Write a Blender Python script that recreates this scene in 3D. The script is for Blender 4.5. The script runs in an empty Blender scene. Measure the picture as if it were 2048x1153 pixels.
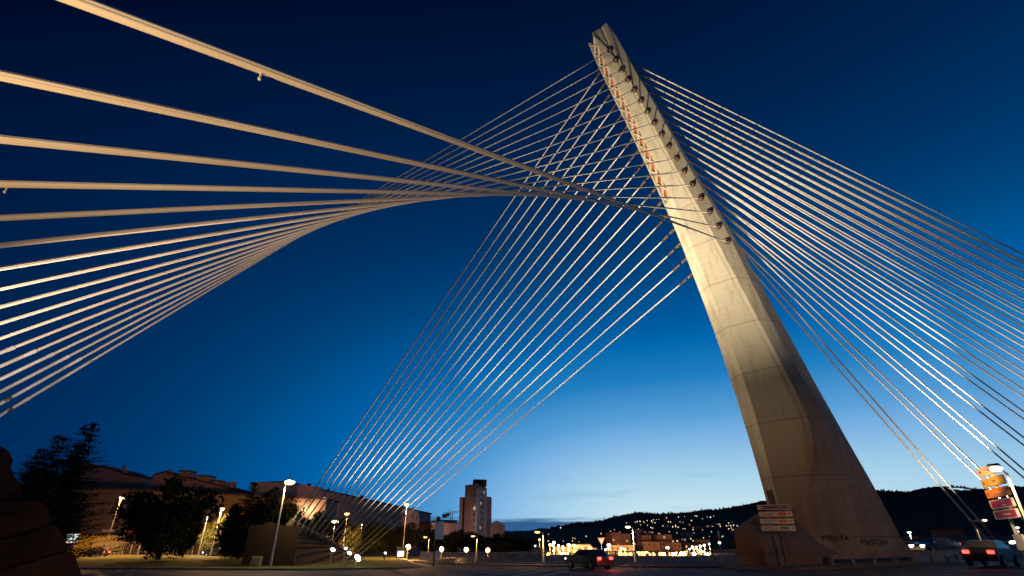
import bpy, math, random
import numpy as np
from mathutils import Vector, Matrix
random.seed(7)
scene=bpy.context.scene
col=scene.collection
# ------------------------------------------------------------------ camera
F,TH,CH=1010.356,0.466829,1.8169
cd=bpy.data.cameras.new('camera'); cam=bpy.data.objects.new('camera',cd); col.objects.link(cam)
cam.location=(0,0,CH); cam.rotation_euler=(math.pi/2+TH,0,0)
cd.sensor_width=36; cd.lens=36*F/2048; cd.clip_start=.1; cd.clip_end=9000
scene.camera=cam
# ------------------------------------------------------------------ exposure
scene.view_settings.view_transform='Standard'; scene.view_settings.look='None'
scene.view_settings.exposure=0; scene.view_settings.gamma=1
cy=scene.cycles; cy.use_adaptive_sampling=False; cy.use_denoising=True; cy.denoiser='OPENIMAGEDENOISE'; cy.denoising_prefilter='ACCURATE'
cy.sample_clamp_indirect=2; cy.max_bounces=4; cy.diffuse_bounces=2; cy.glossy_bounces=2; cy.use_light_tree=True
# ------------------------------------------------------------------ dusk sky
world=bpy.data.worlds.new('World'); scene.world=world; world.use_nodes=True
wn=world.node_tree.nodes; wl=world.node_tree.links
for x in list(wn): wn.remove(x)
class NT:
    def __init__(s,tree): s.n=tree.nodes; s.l=tree.links
    def add(s,t,**k):
        x=s.n.new(t)
        for a,b in k.items(): setattr(x,a,b)
        return x
    def link(s,a,b): s.l.new(a,b)
    def put(s,sock,v):
        if hasattr(v,'links') or hasattr(v,'is_linked'): s.l.new(v,sock)
        else: sock.default_value=v
    def m(s,op,a,b=None,c=None):
        x=s.n.new('ShaderNodeMath'); x.operation=op
        s.put(x.inputs[0],a)
        if b is not None: s.put(x.inputs[1],b)
        if c is not None: s.put(x.inputs[2],c)
        return x.outputs[0]
    def ramp(s,fac,stops,interp='LINEAR'):
        x=s.n.new('ShaderNodeValToRGB'); cr=x.color_ramp; cr.interpolation=interp
        while len(cr.elements)<len(stops): cr.elements.new(.5)
        for e,(p,c) in zip(cr.elements,stops): e.position=p; e.color=(*c,1)
        s.put(x.inputs[0],fac); return x.outputs[0]
    def mix(s,f,a,b,t='MIX'):
        x=s.n.new('ShaderNodeMixRGB'); x.blend_type=t
        for i,v in enumerate((f,a,b)):
            if isinstance(v,tuple): v=(*v,1)
            s.put(x.inputs[i],v)
        return x.outputs[0]
    def noise(s,vec,scale,detail=4,rough=.55):
        x=s.n.new('ShaderNodeTexNoise'); x.inputs['Scale'].default_value=scale; x.inputs['Detail'].default_value=detail; x.inputs['Roughness'].default_value=rough
        if vec is not None: s.l.new(vec,x.inputs['Vector'])
        return x.outputs['Fac']
def lin(r,g,b):
    f=lambda c:(c/255/12.92) if c<=10 else ((c/255+.055)/1.055)**2.4
    return (f(r),f(g),f(b))
W=NT(world.node_tree)
tc=W.add('ShaderNodeTexCoord'); sp=W.add('ShaderNodeSeparateXYZ'); W.link(tc.outputs['Generated'],sp.inputs[0])
X,Y,Z=sp.outputs
el=W.m('MULTIPLY',W.m('ARCSINE',Z),57.2958)
az=W.m('MULTIPLY',W.m('ARCTAN2',X,Y),57.2958)          # degrees right of the view
da=W.m('SUBTRACT',az,18.075)
dal=W.m('MULTIPLY',W.m('POWER',W.m('MAXIMUM',W.m('MULTIPLY',da,-1),0),1.2124),.24018)
dar=W.m('MULTIPLY',W.m('MAXIMUM',da,0),.166)
dd=W.m('ADD',dal,dar)
ep=W.m('MAXIMUM',el,0)
t=W.m('POWER',W.m('ADD',W.m('POWER',ep,2.0968),W.m('POWER',dd,2.0968)),.47692)
SKY=[(0,(206,229,234)),(3.6,(194,224,238)),(6,(168,210,234)),(9.8,(122,178,226)),(12,(86,157,214)),(15.9,(30,126,192)),(19.6,(2,104,174)),(21.3,(0,93,161)),(27.3,(0,68,124)),(30.3,(0,58,110)),(33.7,(0,49,99)),(38,(0,41,86)),(41,(0,36,79)),(48,(0,26,64)),(56.4,(0,16,49)),(60,(0,6,34)),(72,(0,1,24))]
c=W.ramp(W.m('DIVIDE',t,75.),[(a/75.,lin(*b)) for a,b in SKY])
# low bank of dark cloud, left of the hills, and faint wisps
mp=W.add('ShaderNodeMapping'); W.link(tc.outputs['Generated'],mp.inputs[0]); mp.inputs['Scale'].default_value=(3,3,60)
n1=W.noise(mp.outputs[0],1.6,5,.6)
edge=W.m('ADD',el,W.m('MULTIPLY',W.m('SUBTRACT',n1,.5),2.2))
topm=W.add('ShaderNodeMapRange'); W.put(topm.inputs[0],edge); topm.inputs[1].default_value=1.95; topm.inputs[2].default_value=2.45; topm.inputs[3].default_value=1; topm.inputs[4].default_value=0
botm=W.add('ShaderNodeMapRange'); W.put(botm.inputs[0],edge); botm.inputs[1].default_value=-.6; botm.inputs[2].default_value=.1; botm.inputs[3].default_value=0; botm.inputs[4].default_value=1
bank=W.m('MULTIPLY',W.m('MULTIPLY',topm.outputs[0],botm.outputs[0]),.93)
c=W.mix(bank,c,lin(22,78,132))
mp2=W.add('ShaderNodeMapping'); W.link(tc.outputs['Generated'],mp2.inputs[0]); mp2.inputs['Scale'].default_value=(4,4,34); mp2.inputs['Rotation'].default_value=(0,.04,0)
n2=W.noise(mp2.outputs[0],1.3,6,.6)
wm=W.add('ShaderNodeMapRange'); W.put(wm.inputs[0],n2); wm.inputs[1].default_value=.56; wm.inputs[2].default_value=.72; wm.inputs[3].default_value=0; wm.inputs[4].default_value=.30
lowb=W.add('ShaderNodeMapRange'); W.put(lowb.inputs[0],el); lowb.inputs[1].default_value=6; lowb.inputs[2].default_value=12; lowb.inputs[3].default_value=1; lowb.inputs[4].default_value=0
c=W.mix(W.m('MULTIPLY',W.m('MULTIPLY',wm.outputs[0],lowb.outputs[0]),W.m('GREATER_THAN',az,-12.)),c,lin(110,150,190))
under=W.m('GREATER_THAN',Z,-.002)
c=W.mix(under,(.004,.005,.008),c)
bg=W.add('ShaderNodeBackground'); W.link(c,bg.inputs[0]); bg.inputs[1].default_value=1
wo=W.add('ShaderNodeOutputWorld'); W.link(bg.outputs[0],wo.inputs[0])

# ------------------------------------------------------------------ helpers
def ray(px,py):
    u=(px-1024)/F; v=(576.5-py)/F
    return Vector((u,math.cos(TH)-v*math.sin(TH),math.sin(TH)+v*math.cos(TH)))
def at(px,py,Yd):                       # the point seen at a pixel, at plan distance Yd
    r=ray(px,py); return Vector((0,0,CH))+r*(Yd/r.y)
def gz(x): return max(-.5,min(.9,.025*x-.3))
def gat(px,Yd):                         # ground point under a pixel column near the horizon
    p=at(px,1086,Yd); p.z=gz(p.x); return p
def gp(px,py):                          # ground point seen at a pixel
    z=-.3
    for _ in range(8):
        r=ray(px,py); k=(z-CH)/r.z; p=Vector((0,0,CH))+r*k; z=gz(p.x)
    return p
def top_at(base,px_y):                  # height z of a pixel row above a given plan point
    lo,hi=-20,400
    for _ in range(60):
        m=(lo+hi)/2; Zr=m-CH; dz=base[1]*math.cos(TH)+Zr*math.sin(TH); up=-base[1]*math.sin(TH)+Zr*math.cos(TH)
        if 576.5-F*up/dz>px_y: lo=m
        else: hi=m
    return lo
class MB:
    def __init__(s): s.v=[]; s.f=[]; s.mi=[]
    def add(s,vs,fs,mi=0):
        o=len(s.v); s.v+=[tuple(v) for v in vs]; s.f+=[tuple(i+o for i in f) for f in fs]; s.mi+=[mi]*len(fs)
    def box(s,x0,x1,y0,y1,z0,z1,mi=0,M=None):
        vs=[Vector(p) for p in ((x0,y0,z0),(x1,y0,z0),(x1,y1,z0),(x0,y1,z0),(x0,y0,z1),(x1,y0,z1),(x1,y1,z1),(x0,y1,z1))]
        if M is not None: vs=[M@v for v in vs]
        s.add(vs,[(3,2,1,0),(4,5,6,7),(0,1,5,4),(1,2,6,5),(2,3,7,6),(3,0,4,7)],mi)
    def tube(s,a,b,r0,r1=None,n=8,mi=0,caps=True):
        a=Vector(a);b=Vector(b); r1=r0 if r1 is None else r1
        d=(b-a).normalized(); u=d.orthogonal().normalized(); w=d.cross(u)
        vs=[]
        for c,r in ((a,r0),(b,r1)):
            for i in range(n):
                t=2*math.pi*i/n; vs.append(c+u*(r*math.cos(t))+w*(r*math.sin(t)))
        fs=[(i,(i+1)%n,n+(i+1)%n,n+i) for i in range(n)]
        if caps: fs+=[tuple(range(n-1,-1,-1)),tuple(range(n,2*n))]
        s.add(vs,fs,mi)
    def ltube(s,a,b,r0,r1,n=8,mi=0,step=1.6):   # long thin pipe in short lengths
        a=Vector(a);b=Vector(b); k=max(1,int((b-a).length/step)); d=(b-a).normalized(); u=d.orthogonal().normalized(); w=d.cross(u); vs=[]
        for j in range(k+1):
            c=a.lerp(b,j/k); r=r0+(r1-r0)*j/k
            for i in range(n): t=2*math.pi*i/n; vs.append(c+u*(r*math.cos(t))+w*(r*math.sin(t)))
        s.add(vs,[(j*n+i,j*n+(i+1)%n,(j+1)*n+(i+1)%n,(j+1)*n+i) for j in range(k) for i in range(n)]+[tuple(range(n-1,-1,-1)),tuple(range(k*n,k*n+n))],mi)
    def path(s,pts,r,n=8,mi=0):
        for i in range(len(pts)-1):
            ri=r[i] if isinstance(r,(list,tuple)) else r; rj=r[i+1] if isinstance(r,(list,tuple)) else r
            s.tube(pts[i],pts[i+1],ri,rj,n,mi)
    def ball(s,c,rx,ry=None,rz=None,n=8,m=6,mi=0,M=None):
        ry=ry or rx; rz=rz or rx; c=Vector(c); vs=[]
        for j in range(m+1):
            ph=math.pi*j/m
            for i in range(n):
                t=2*math.pi*i/n; v=Vector((rx*math.sin(ph)*math.cos(t),ry*math.sin(ph)*math.sin(t),rz*math.cos(ph)))
                if M is not None: v=M@v
                vs.append(c+v)
        fs=[(j*n+i,(j+1)*n+i,(j+1)*n+(i+1)%n,j*n+(i+1)%n) for j in range(m) for i in range(n)]
        s.add(vs,fs,mi)
    def prism(s,pts,a,b,mi=0):          # extrude a closed outline (list of Vector) by vector b-a
        n=len(pts); d=Vector(b)-Vector(a); o=Vector(a)
        vs=[Vector(p)+o for p in pts]+[Vector(p)+o+d for p in pts]
        s.add(vs,[tuple(range(n-1,-1,-1)),tuple(range(n,2*n))]+[(i,(i+1)%n,n+(i+1)%n,n+i) for i in range(n)],mi)
    def build(s,name,mats,parent=None,smooth=False,loc=(0,0,0)):
        me=bpy.data.meshes.new(name); L=Vector(loc)
        me.from_pydata([tuple(Vector(v)-L) for v in s.v] if L.length else s.v,[],s.f); 
        if not isinstance(mats,(list,tuple)): mats=[mats]
        for m in mats: me.materials.append(m)
        if len(mats)>1: me.polygons.foreach_set('material_index',s.mi)
        if smooth: me.polygons.foreach_set('use_smooth',[True]*len(me.polygons))
        me.update(); o=bpy.data.objects.new(name,me); col.objects.link(o); o.location=L
        if parent: o.parent=parent; 
        return o
def fixn(o):
    import bmesh
    bm=bmesh.new(); bm.from_mesh(o.data); bmesh.ops.recalc_face_normals(bm,faces=bm.faces); bm.to_mesh(o.data); bm.free(); return o
def tag(o,label=None,cat=None,group=None,kind=None):
    if label: o['label']=label
    if cat: o['category']=cat
    if group: o['group']=group
    if kind: o['kind']=kind
    return o
def empty(name,loc,rz=0,**k):
    o=bpy.data.objects.new(name,None); col.objects.link(o); o.location=loc; o.rotation_euler=(0,0,rz); o.empty_display_size=.3
    return tag(o,**k)
def copy_tree(o,parent=None):
    c=o.copy(); col.objects.link(c); c.parent=parent
    for ch in o.children: copy_tree(ch,c)
    return c
def mat(name,base,rough=.8,metal=0,emit=None,es=0,build=None,spec=.3):
    m=bpy.data.materials.new(name); m.use_nodes=True; T=NT(m.node_tree); b=m.node_tree.nodes['Principled BSDF']
    b.inputs['Base Color'].default_value=(*base,1); b.inputs['Roughness'].default_value=rough; b.inputs['Metallic'].default_value=metal
    b.inputs['Specular IOR Level'].default_value=spec
    if emit: b.inputs['Emission Color'].default_value=(*emit,1); b.inputs['Emission Strength'].default_value=es
    if build: build(T,b)
    return m
def noisy(c1,c2,scale,lo=.35,hi=.65,detail=5,bump=0,bscale=None,coord='Object',stretch=(1,1,1)):
    def f(T,b):
        tc=T.add('ShaderNodeTexCoord'); mp=T.add('ShaderNodeMapping'); mp.inputs['Scale'].default_value=stretch
        T.link(tc.outputs[coord],mp.inputs[0]); n=T.noise(mp.outputs[0],scale,detail)
        T.link(T.ramp(n,[(lo,c1),(hi,c2)]),b.inputs['Base Color'])
        if bump:
            bp=T.add('ShaderNodeBump'); bp.inputs['Strength'].default_value=bump; bp.inputs['Distance'].default_value=.05
            T.link(T.noise(tc.outputs[coord],bscale or scale*6,4),bp.inputs['Height']); T.link(bp.outputs[0],b.inputs['Normal'])
    return f
SOD=(1,.47,.13); SODW=(1,.70,.36); FLOOD=(1,.83,.60); WHITE=(.85,1,.95)
def concrete(c1,c2,step=4.6,off=0.,streak=.5,joint=.36):
    def f(T,b):
        tc=T.add('ShaderNodeTexCoord'); sx=T.add('ShaderNodeSeparateXYZ'); T.link(tc.outputs['Object'],sx.inputs[0])
        big=T.noise(tc.outputs['Object'],.28,6,.65)
        mp=T.add('ShaderNodeMapping'); mp.inputs['Scale'].default_value=(1.5,1.5,.11); T.link(tc.outputs['Object'],mp.inputs[0])
        st=T.noise(mp.outputs[0],1.3,5,.6)
        fine=T.noise(tc.outputs['Object'],6,5,.7)
        mix=T.m('ADD',T.m('MULTIPLY',big,.45),T.m('ADD',T.m('MULTIPLY',st,.4*streak*2),T.m('MULTIPLY',fine,.15)))
        colr=T.ramp(mix,[(.30,c1),(.66,c2)])
        # pour joints, slightly wavy
        zz=T.m('ADD',sx.outputs[2],T.m('MULTIPLY',T.noise(tc.outputs['Object'],.9,2),.12))
        fr=T.m('ABSOLUTE',T.m('SUBTRACT',T.m('FRACT',T.m('DIVIDE',T.m('ADD',zz,off),step)),.5))
        line=T.m('LESS_THAN',fr,.013)
        # thin formwork boards
        fb=T.m('ABSOLUTE',T.m('SUBTRACT',T.m('FRACT',T.m('DIVIDE',sx.outputs[2],.62)),.5))
        bl=T.m('MULTIPLY',T.m('LESS_THAN',fb,.035),.16)
        dk=T.m('MAXIMUM',T.m('MULTIPLY',line,joint),bl)
        T.link(T.mix(dk,colr,(c1[0]*.35,c1[1]*.33,c1[2]*.3)),b.inputs['Base Color'])
        # each lift of the pour has its own tone
        bp=T.add('ShaderNodeBump'); bp.inputs['Strength'].default_value=.35; bp.inputs['Distance'].default_value=.04
        T.link(fine,bp.inputs['Height']); T.link(bp.outputs[0],b.inputs['Normal'])
    return f
M={}
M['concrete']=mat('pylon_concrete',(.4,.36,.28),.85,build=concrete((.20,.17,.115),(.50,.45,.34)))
M['stained_shaded']=mat('stained_shaded_concrete',(.3,.27,.2),.88,build=concrete((.12,.105,.072),(.34,.31,.235),4.6,0.,.9))  # streaky stains plus this face's dimmer lighting, both put into the colour
M['plinth']=mat('plinth_concrete',(.2,.15,.1),.9,build=concrete((.07,.05,.03),(.24,.18,.12),3.1,.4,.9,.3))
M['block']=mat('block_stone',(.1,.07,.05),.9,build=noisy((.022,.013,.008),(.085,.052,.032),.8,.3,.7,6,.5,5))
M['blockwall']=mat('block_boards',(.1,.07,.05),.9,build=concrete((.013,.007,.004),(.032,.018,.010),.9,0,.3,.5))
M['asphalt']=mat('asphalt',(.05,.05,.05),.75,build=noisy((.032,.030,.030),(.072,.064,.060),.35,.3,.7,8,.4,60),spec=.4)
M['pave']=mat('paving',(.16,.14,.12),.85,build=noisy((.10,.085,.07),(.20,.17,.14),.9,.3,.7,6,.3,20))
M['kerb']=mat('kerb_stone',(.3,.27,.23),.85,build=noisy((.18,.16,.13),(.36,.32,.27),2,.3,.7))
M['paint']=mat('road_paint',(.6,.58,.52),.7,build=noisy((.22,.21,.19),(.62,.60,.55),4,.35,.6))
M['grass']=mat('grass',(.06,.08,.02),.95,build=noisy((.045,.055,.008),(.15,.16,.024),1.4,.3,.7,8,.8,30))
M['earth']=mat('earth',(.05,.045,.03),.95,build=noisy((.03,.028,.018),(.06,.055,.035),.05))
M['hill']=mat('hill_woods',(.012,.016,.014),.98,build=noisy((.006,.009,.010),(.018,.024,.018),.02,.3,.7,8),spec=.05)
M['water']=mat('river_water',(.01,.02,.02),.3,build=lambda T,b:(lambda bp:(T.link(T.noise(None,3,3),bp.inputs['Height']),bp.inputs['Strength'].__setattr__('default_value',.25),T.link(bp.outputs[0],b.inputs['Normal'])))(T.add('ShaderNodeBump')),spec=.5)
M['cable']=mat('stay_sheath',(.6,.5,.4),.6,build=noisy((.50,.43,.34),(.62,.54,.44),.35,.35,.65,2),spec=.35)
M['sleeve']=mat('guide_pipe',(.6,.6,.58),.5,build=noisy((.33,.33,.30),(.66,.65,.62),1.1,.38,.62,8),spec=.4)
M['sleeve_worn']=mat('peeling_pipe',(.6,.6,.58),.6,build=noisy((.10,.09,.07),(.72,.70,.66),1.8,.40,.44,8),spec=.3)
M['guide']=mat('brown_guide_pipe',(.3,.22,.15),.6,build=noisy((.2,.14,.10),(.36,.27,.2),2),spec=.3)
M['socket']=mat('anchor_socket',(.06,.045,.03),.6,build=noisy((.03,.02,.014),(.14,.09,.05),3))
M['rust']=mat('orange_primer',(.5,.14,.06),.7,build=noisy((.34,.085,.035),(.62,.20,.10),1.2))
M['steel']=mat('galvanised_steel',(.35,.34,.32),.55,.2,build=noisy((.34,.32,.29),(.50,.47,.43),3))
M['pole']=mat('pale_painted_pole',(.55,.52,.46),.55,build=noisy((.42,.40,.35),(.60,.57,.5),3))
M['darkpole']=mat('dark_pole',(.05,.045,.04),.5,build=noisy((.035,.03,.028),(.08,.07,.06),3))
M['black']=mat('black_plastic',(.02,.02,.02),.5,build=noisy((.015,.015,.015),(.03,.03,.03),5))
M['brick']=mat('pink_brick',(.3,.17,.14),.9,build=noisy((.24,.13,.11),(.34,.20,.17),.3,.3,.7,8))
M['pinkwall']=mat('rose_render',(.34,.2,.17),.9,build=noisy((.27,.155,.125),(.38,.23,.19),.12,.3,.7,8))
M['palewall']=mat('pale_render',(.45,.38,.36),.9,build=noisy((.38,.32,.30),(.48,.42,.40),.2))
M['greywall']=mat('greenish_concrete',(.2,.21,.17),.9,build=concrete((.14,.15,.115),(.24,.25,.20),1.6,0,.3,.4))
M['wharf']=mat('brown_render',(.2,.14,.09),.9,build=noisy((.15,.10,.062),(.22,.15,.10),.08,.3,.7,6))
M['roof']=mat('dark_tiles',(.05,.03,.028),.9,build=noisy((.03,.02,.02),(.075,.045,.04),1.5))
M['glass']=mat('dark_glass',(.015,.018,.022),.12,build=noisy((.010,.012,.016),(.03,.034,.04),.7),spec=.8)
M['win']=mat('window_dark',(.03,.02,.02),.4,build=noisy((.02,.014,.013),(.05,.035,.03),.5))
M['signw']=mat('sign_cream',(.75,.68,.58),.5,build=noisy((.62,.56,.48),(.80,.74,.64),2),spec=.3)
M['signp']=mat('sign_violet',(.12,.07,.28),.5,build=noisy((.10,.06,.25),(.15,.09,.32),2))
M['signr']=mat('sign_crimson',(.55,.02,.10),.5,build=noisy((.48,.015,.08),(.62,.03,.13),2))
M['signo']=mat('sign_amber',(.75,.30,.02),.5,build=noisy((.65,.24,.015),(.8,.34,.03),2))
M['signg']=mat('sign_green',(.05,.22,.08),.5,build=noisy((.04,.18,.06),(.07,.26,.10),2))
M['signred']=mat('sign_red_orange',(.65,.10,.03),.5,build=noisy((.55,.08,.025),(.7,.13,.04),2))
M['signy']=mat('sign_mustard',(.55,.40,.10),.5,build=noisy((.48,.33,.08),(.6,.44,.12),2))
M['ink']=mat('sign_ink',(.03,.025,.03),.6,build=noisy((.02,.02,.025),(.05,.04,.045),2))
M['leaf']=mat('leaves',(.05,.07,.02),.85,build=noisy((.014,.021,.006),(.050,.060,.016),.9,.3,.7),spec=.2)
M['leaf2']=mat('bright_leaves',(.16,.17,.04),.8,build=noisy((.09,.10,.018),(.20,.20,.05),1.1,.3,.7),spec=.2)
M['needle']=mat('needles',(.02,.03,.014),.9,build=noisy((.009,.013,.008),(.028,.038,.018),1.1),spec=.1)
M['bark']=mat('bark',(.05,.035,.025),.95,build=noisy((.03,.02,.014),(.09,.06,.04),4,stretch=(1,1,.2)))
M['carpaint']=mat('dark_car_paint',(.05,.05,.06),.25,.3,build=noisy((.03,.03,.04),(.06,.06,.07),1),spec=.6)
M['tyre']=mat('tyre',(.02,.02,.02),.9,build=noisy((.012,.012,.012),(.03,.03,.03),5))
M['graf']=mat('graffiti_paint',(.01,.008,.008),.9,build=noisy((.008,.006,.006),(.02,.015,.012),9))
def em(name,c,s):
    m=mat(name,(.8,.8,.8),.5,emit=c,es=s,build=None); m.cycles.emission_sampling='NONE'; return m
M['e_sod']=em('sodium_glow',(1,.56,.17),2.4); M['e_sodw']=em('warm_lamp_glow',(1,.80,.44),4); M['e_white']=em('white_lamp_glow',(.80,1,.95),4)
M['e_flood']=em('floodlight_glow',(1,.93,.85),10); M['e_red']=em('tail_light_glow',(1,.03,.02),9); M['e_head']=em('head_light_glow',(1,.92,.98),22)
M['e_small']=em('small_warm_glow',(1,.66,.34),1.7); M['e_far']=em('far_orange_glow',(1,.52,.16),4); M['e_win']=em('lit_window',(1,.62,.25),.5); M['e_winw']=em('lit_window_cool',(.75,.85,.9),.55)
M['e_cyan']=em('lit_poster_white',(.75,1,1),1.7); M['e_redp']=em('lit_poster_red',(1,.05,.05),.9); M['e_amb']=em('amber_lens_glow',(1,.45,.03),6)
def light(name,kind,loc,power,color,parent=None,size=.2,target=None,cone=60,blend=.6):
    L=bpy.data.lights.new(name,kind); L.energy=power; L.color=color; L.shadow_soft_size=size
    if kind=='SPOT': L.spot_size=math.radians(cone); L.spot_blend=blend
    o=bpy.data.objects.new(name,L); col.objects.link(o); o.location=loc
    if target is not None: o.rotation_euler=(Vector(target)-Vector(loc)).to_track_quat('-Z','Y').to_euler()
    return o

# ------------------------------------------------------------------ ground, roads, river, hills
def clipx(poly,x0,keep):
    out=[]
    for i in range(len(poly)):
        a,b=poly[i],poly[(i+1)%len(poly)]
        ia=(a[0]<=x0) if keep=='lo' else (a[0]>=x0); ib=(b[0]<=x0) if keep=='lo' else (b[0]>=x0)
        if ia: out.append(a)
        if ia!=ib:
            k=(x0-a[0])/(b[0]-a[0]); out.append((x0,a[1]+k*(b[1]-a[1])))
    return out
def sheet(name,poly,off,m,skirt=0,**k):
    mb=MB()
    for lo,hi in ((-1e4,-8.),(-8.,48.),(48.,1e4)):
        p=poly
        if lo>-1e3: p=clipx(p,lo,'hi')
        if hi<1e3: p=clipx(p,hi,'lo') if p else p
        if len(p)>=3: mb.add([(x,y,gz(x)+off) for x,y in p],[tuple(range(len(p)))])
    if skirt:
        n=len(poly); mb.add([(x,y,gz(x)+off) for x,y in poly]+[(x,y,gz(x)+off-skirt) for x,y in poly],[(i,(i+1)%n,n+(i+1)%n,n+i) for i in range(n)])
    o=mb.build(name,m); fixn(o)
    return tag(o,**k)
RAIL=[(-12.5,78),(-9.6,71.5),(-3,63.3),(2.9,57.2),(9.5,50.8),(17.4,44.2)]
mb=MB(); mb.add([(-6000,-500,-7),(6000,-500,-7),(6000,8000,-7),(-6000,8000,-7)],[(0,1,2,3)]); g=mb.build('ground',M['earth']); tag(g,'dark open land reaching the horizon','ground',kind='structure')
plate=[(-420,-60),(48,-60),(52,60),(30,58),(19,46)]+[(x,y+.35) for x,y in RAIL[::-1]]+[(-6,110),(2,150),(10,430),(-420,430)]
sheet('road',plate,0,M['asphalt'],6,label='dark asphalt of the wide junction in front of the pylon',cat='road',kind='structure')
mb=MB(); mb.add([(-60,40,-5.2),(900,40,-5.2),(900,130,-5.2),(-60,130,-5.2)],[(0,1,2,3)]); tag(mb.build('river_water',M['water']),'dark river beyond the railing','water',kind='structure')
mb=MB(); mb.add([(-200,122,-4.9),(1200,122,-4.9),(1400,900,-2),(-300,900,-2)],[(0,1,2,3)]); tag(mb.build('far_bank',M['earth']),'dark far bank of the river','ground',kind='structure')
grass=[(-150,66),(-75,61.5),(-41,56.5),(-20,54),(-11.5,56.5),(-9.5,60),(-12,68),(-17,90),(-22,112),(-60,116),(-150,120)]
sheet('grass_verge',grass,.13,M['grass'],label='mown grass island between the two roads',cat='grass',kind='structure')
mb=MB()
for i in range(7):
    a,b=grass[i],grass[i+1]; d=Vector((b[0]-a[0],b[1]-a[1],0)); L=d.length; n=int(L/1.0)+1
    nn=Vector((d.y,-d.x,0)).normalized()
    for k in range(n):
        p=Vector((*a,0))+d*(k/n); q=Vector((*a,0))+d*((k+.985)/n)
        p.z=gz(p.x);q.z=gz(q.x)
        mb.add([p+nn*.2,q+nn*.2,q,p,p+nn*.2+Vector((0,0,.15)),q+nn*.2+Vector((0,0,.15)),q+Vector((0,0,.15)),p+Vector((0,0,.15))],[(0,1,5,4),(4,5,6,7),(1,2,6,5),(3,0,4,7),(2,3,7,6)])
tag(fixn(mb.build('kerb',M['kerb'])),'stone kerb edging the grass island','kerb',kind='structure')
# pavement round the pylon and along the railing
pv=[(19,46),(17.2,43.3),(9.3,50),(2.7,56.2),(-3.2,62.2),(-9.9,70.3),(-12.2,75),(-12.6,78)]
sheet('pavement',[(x+.0,y) for x,y in RAIL]+[(17.2,42.6),(9.2,49.4),(2.5,55.4),(-3.5,61.6),(-10.2,69.6),(-13.2,77)],.12,M['pave'],.14,kind='structure',label='narrow pavement below the railing',cat='pavement')
sheet('pavement',[(15.8,44.5),(15.6,39.3),(22,38.6),(32,40.8),(45,49.5),(52,52.8),(52,60),(30,58),(19,46)],.12,M['pave'],.14,kind='structure',label='paved island round the foot of the pylon',cat='pavement')
# bridge deck going right
AX=Vector((-.984216,-.176971,0)); NN=Vector((.176971,-.984216,0)); O=Vector((20.87973,47.025756,0))
def P3(a,b,z): return O+AX*a+NN*b+Vector((0,0,z))
mb=MB(); q=[P3(-24,11,.84),P3(-150,11,.84),P3(-150,-11,.84),P3(-24,-11,.84)]; mb.add(q+[v-Vector((0,0,1.3)) for v in q],[(0,1,2,3),(7,6,5,4),(0,4,5,1),(1,5,6,2),(2,6,7,3),(3,7,4,0)])
tag(fixn(mb.build('bridge_deck',M['asphalt'])),'asphalt bridge deck running off to the right','bridge deck',kind='structure')
# painted markings on the road
mb=MB()
def stripe(p,q,w=.15,off=.006):
    a=gp(*p);b=gp(*q); d=(b-a); d.z=0; d.normalize(); n=Vector((-d.y,d.x,0))*w/2
    o=Vector((0,0,off)); a.z=gz(a.x); b.z=gz(b.x); mb.add([a-n+o,b-n+o,b+n+o,a+n+o],[(0,1,2,3)])
for p,q in [((905,1152),(1010,1142)),((960,1153),(1060,1141)),((1020,1153),(1100,1141)),((1085,1153),(1135,1142)),((1060,1139.5),(1210,1150)),((1120,1144),(1160,1149)),((1200,1150),(1260,1153)),((880,1143),(1060,1139.5)),((1300,1150),(1380,1152)),((1880,1143),(2048,1141)),((560,1146),(700,1147)),((1660,1146),(1760,1147)),((300,1148),(380,1149)),((440,1149),(530,1150)),((720,1151),(880,1151)),((940,1144),(1000,1148)),((1150,1140),(1300,1143)),((1800,1149),(1900,1150)),((1400,1144),(1470,1146))]: stripe(p,q,.24)
tag(mb.build('lane_marking',M['paint']),'worn white lines and hatching painted on the road','road marking',kind='structure')

# hills: ridge silhouette by bearing, seen across the river
def hill(name,ridge,Y0,Y1,label,seed,rough):
    rnd=random.Random(seed); mb=MB(); n=260; rows=7; xs=[ridge[0][0]+(ridge[-1][0]-ridge[0][0])*i/n for i in range(n+1)]
    ry=[np.interp(x,[r[0] for r in ridge],[r[1] for r in ridge]) for x in xs]
    for i,(x,y) in enumerate(zip(xs,ry)):
        tp=at(x,y,Y1); jit=0
        for j in range(rows+1):
            k=j/rows; Yd=Y0+(Y1-Y0)*k; g=at(x,1086,Yd); h=(-5)+(tp.z+5)*(k**1.25)+(rnd.uniform(-1,1)*rough*(1 if j==rows else .6) if j else 0)
            mb.v.append((g.x,Yd,h))
        mb.v.append((tp.x*1.25,Y1*1.25,-5))
    R=rows+2
    for i in range(n):
        for j in range(R-1): mb.f.append((i*R+j,(i+1)*R+j,(i+1)*R+j+1,i*R+j+1)); mb.mi.append(0)
    return tag(fixn(mb.build(name,M['hill'])),label,'hill',kind='structure'),xs,ry
hill('hills',[(600,1066),(820,1065),(960,1063),(1050,1062),(1100,1060),(1160,1058),(1260,1056)],900,2200,'low distant ridge far behind the town',3,2)
HR=[(1020,1066),(1080,1058),(1120,1055),(1135,1051),(1165,1048),(1200,1044),(1235,1035),(1255,1031),(1275,1027),(1292,1026.5),(1310,1030),(1345,1029),(1360,1028),(1385,1026),(1410,1022),(1440,1020),(1475,1015),(1505,1009),(1530,1004),(1580,997),(1640,991),(1700,988),(1750,983),(1780,984),(1810,985),(1850,985),(1870,979),(1890,975),(1915,974),(1935,977),(1960,981),(1990,980),(2048,975),(2120,972),(2300,980),(2600,1000)]
_,hx,hy=hill('hills',HR,420,950,'steep wooded hill dark against the pale dusk sky',4,1.2)
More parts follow.
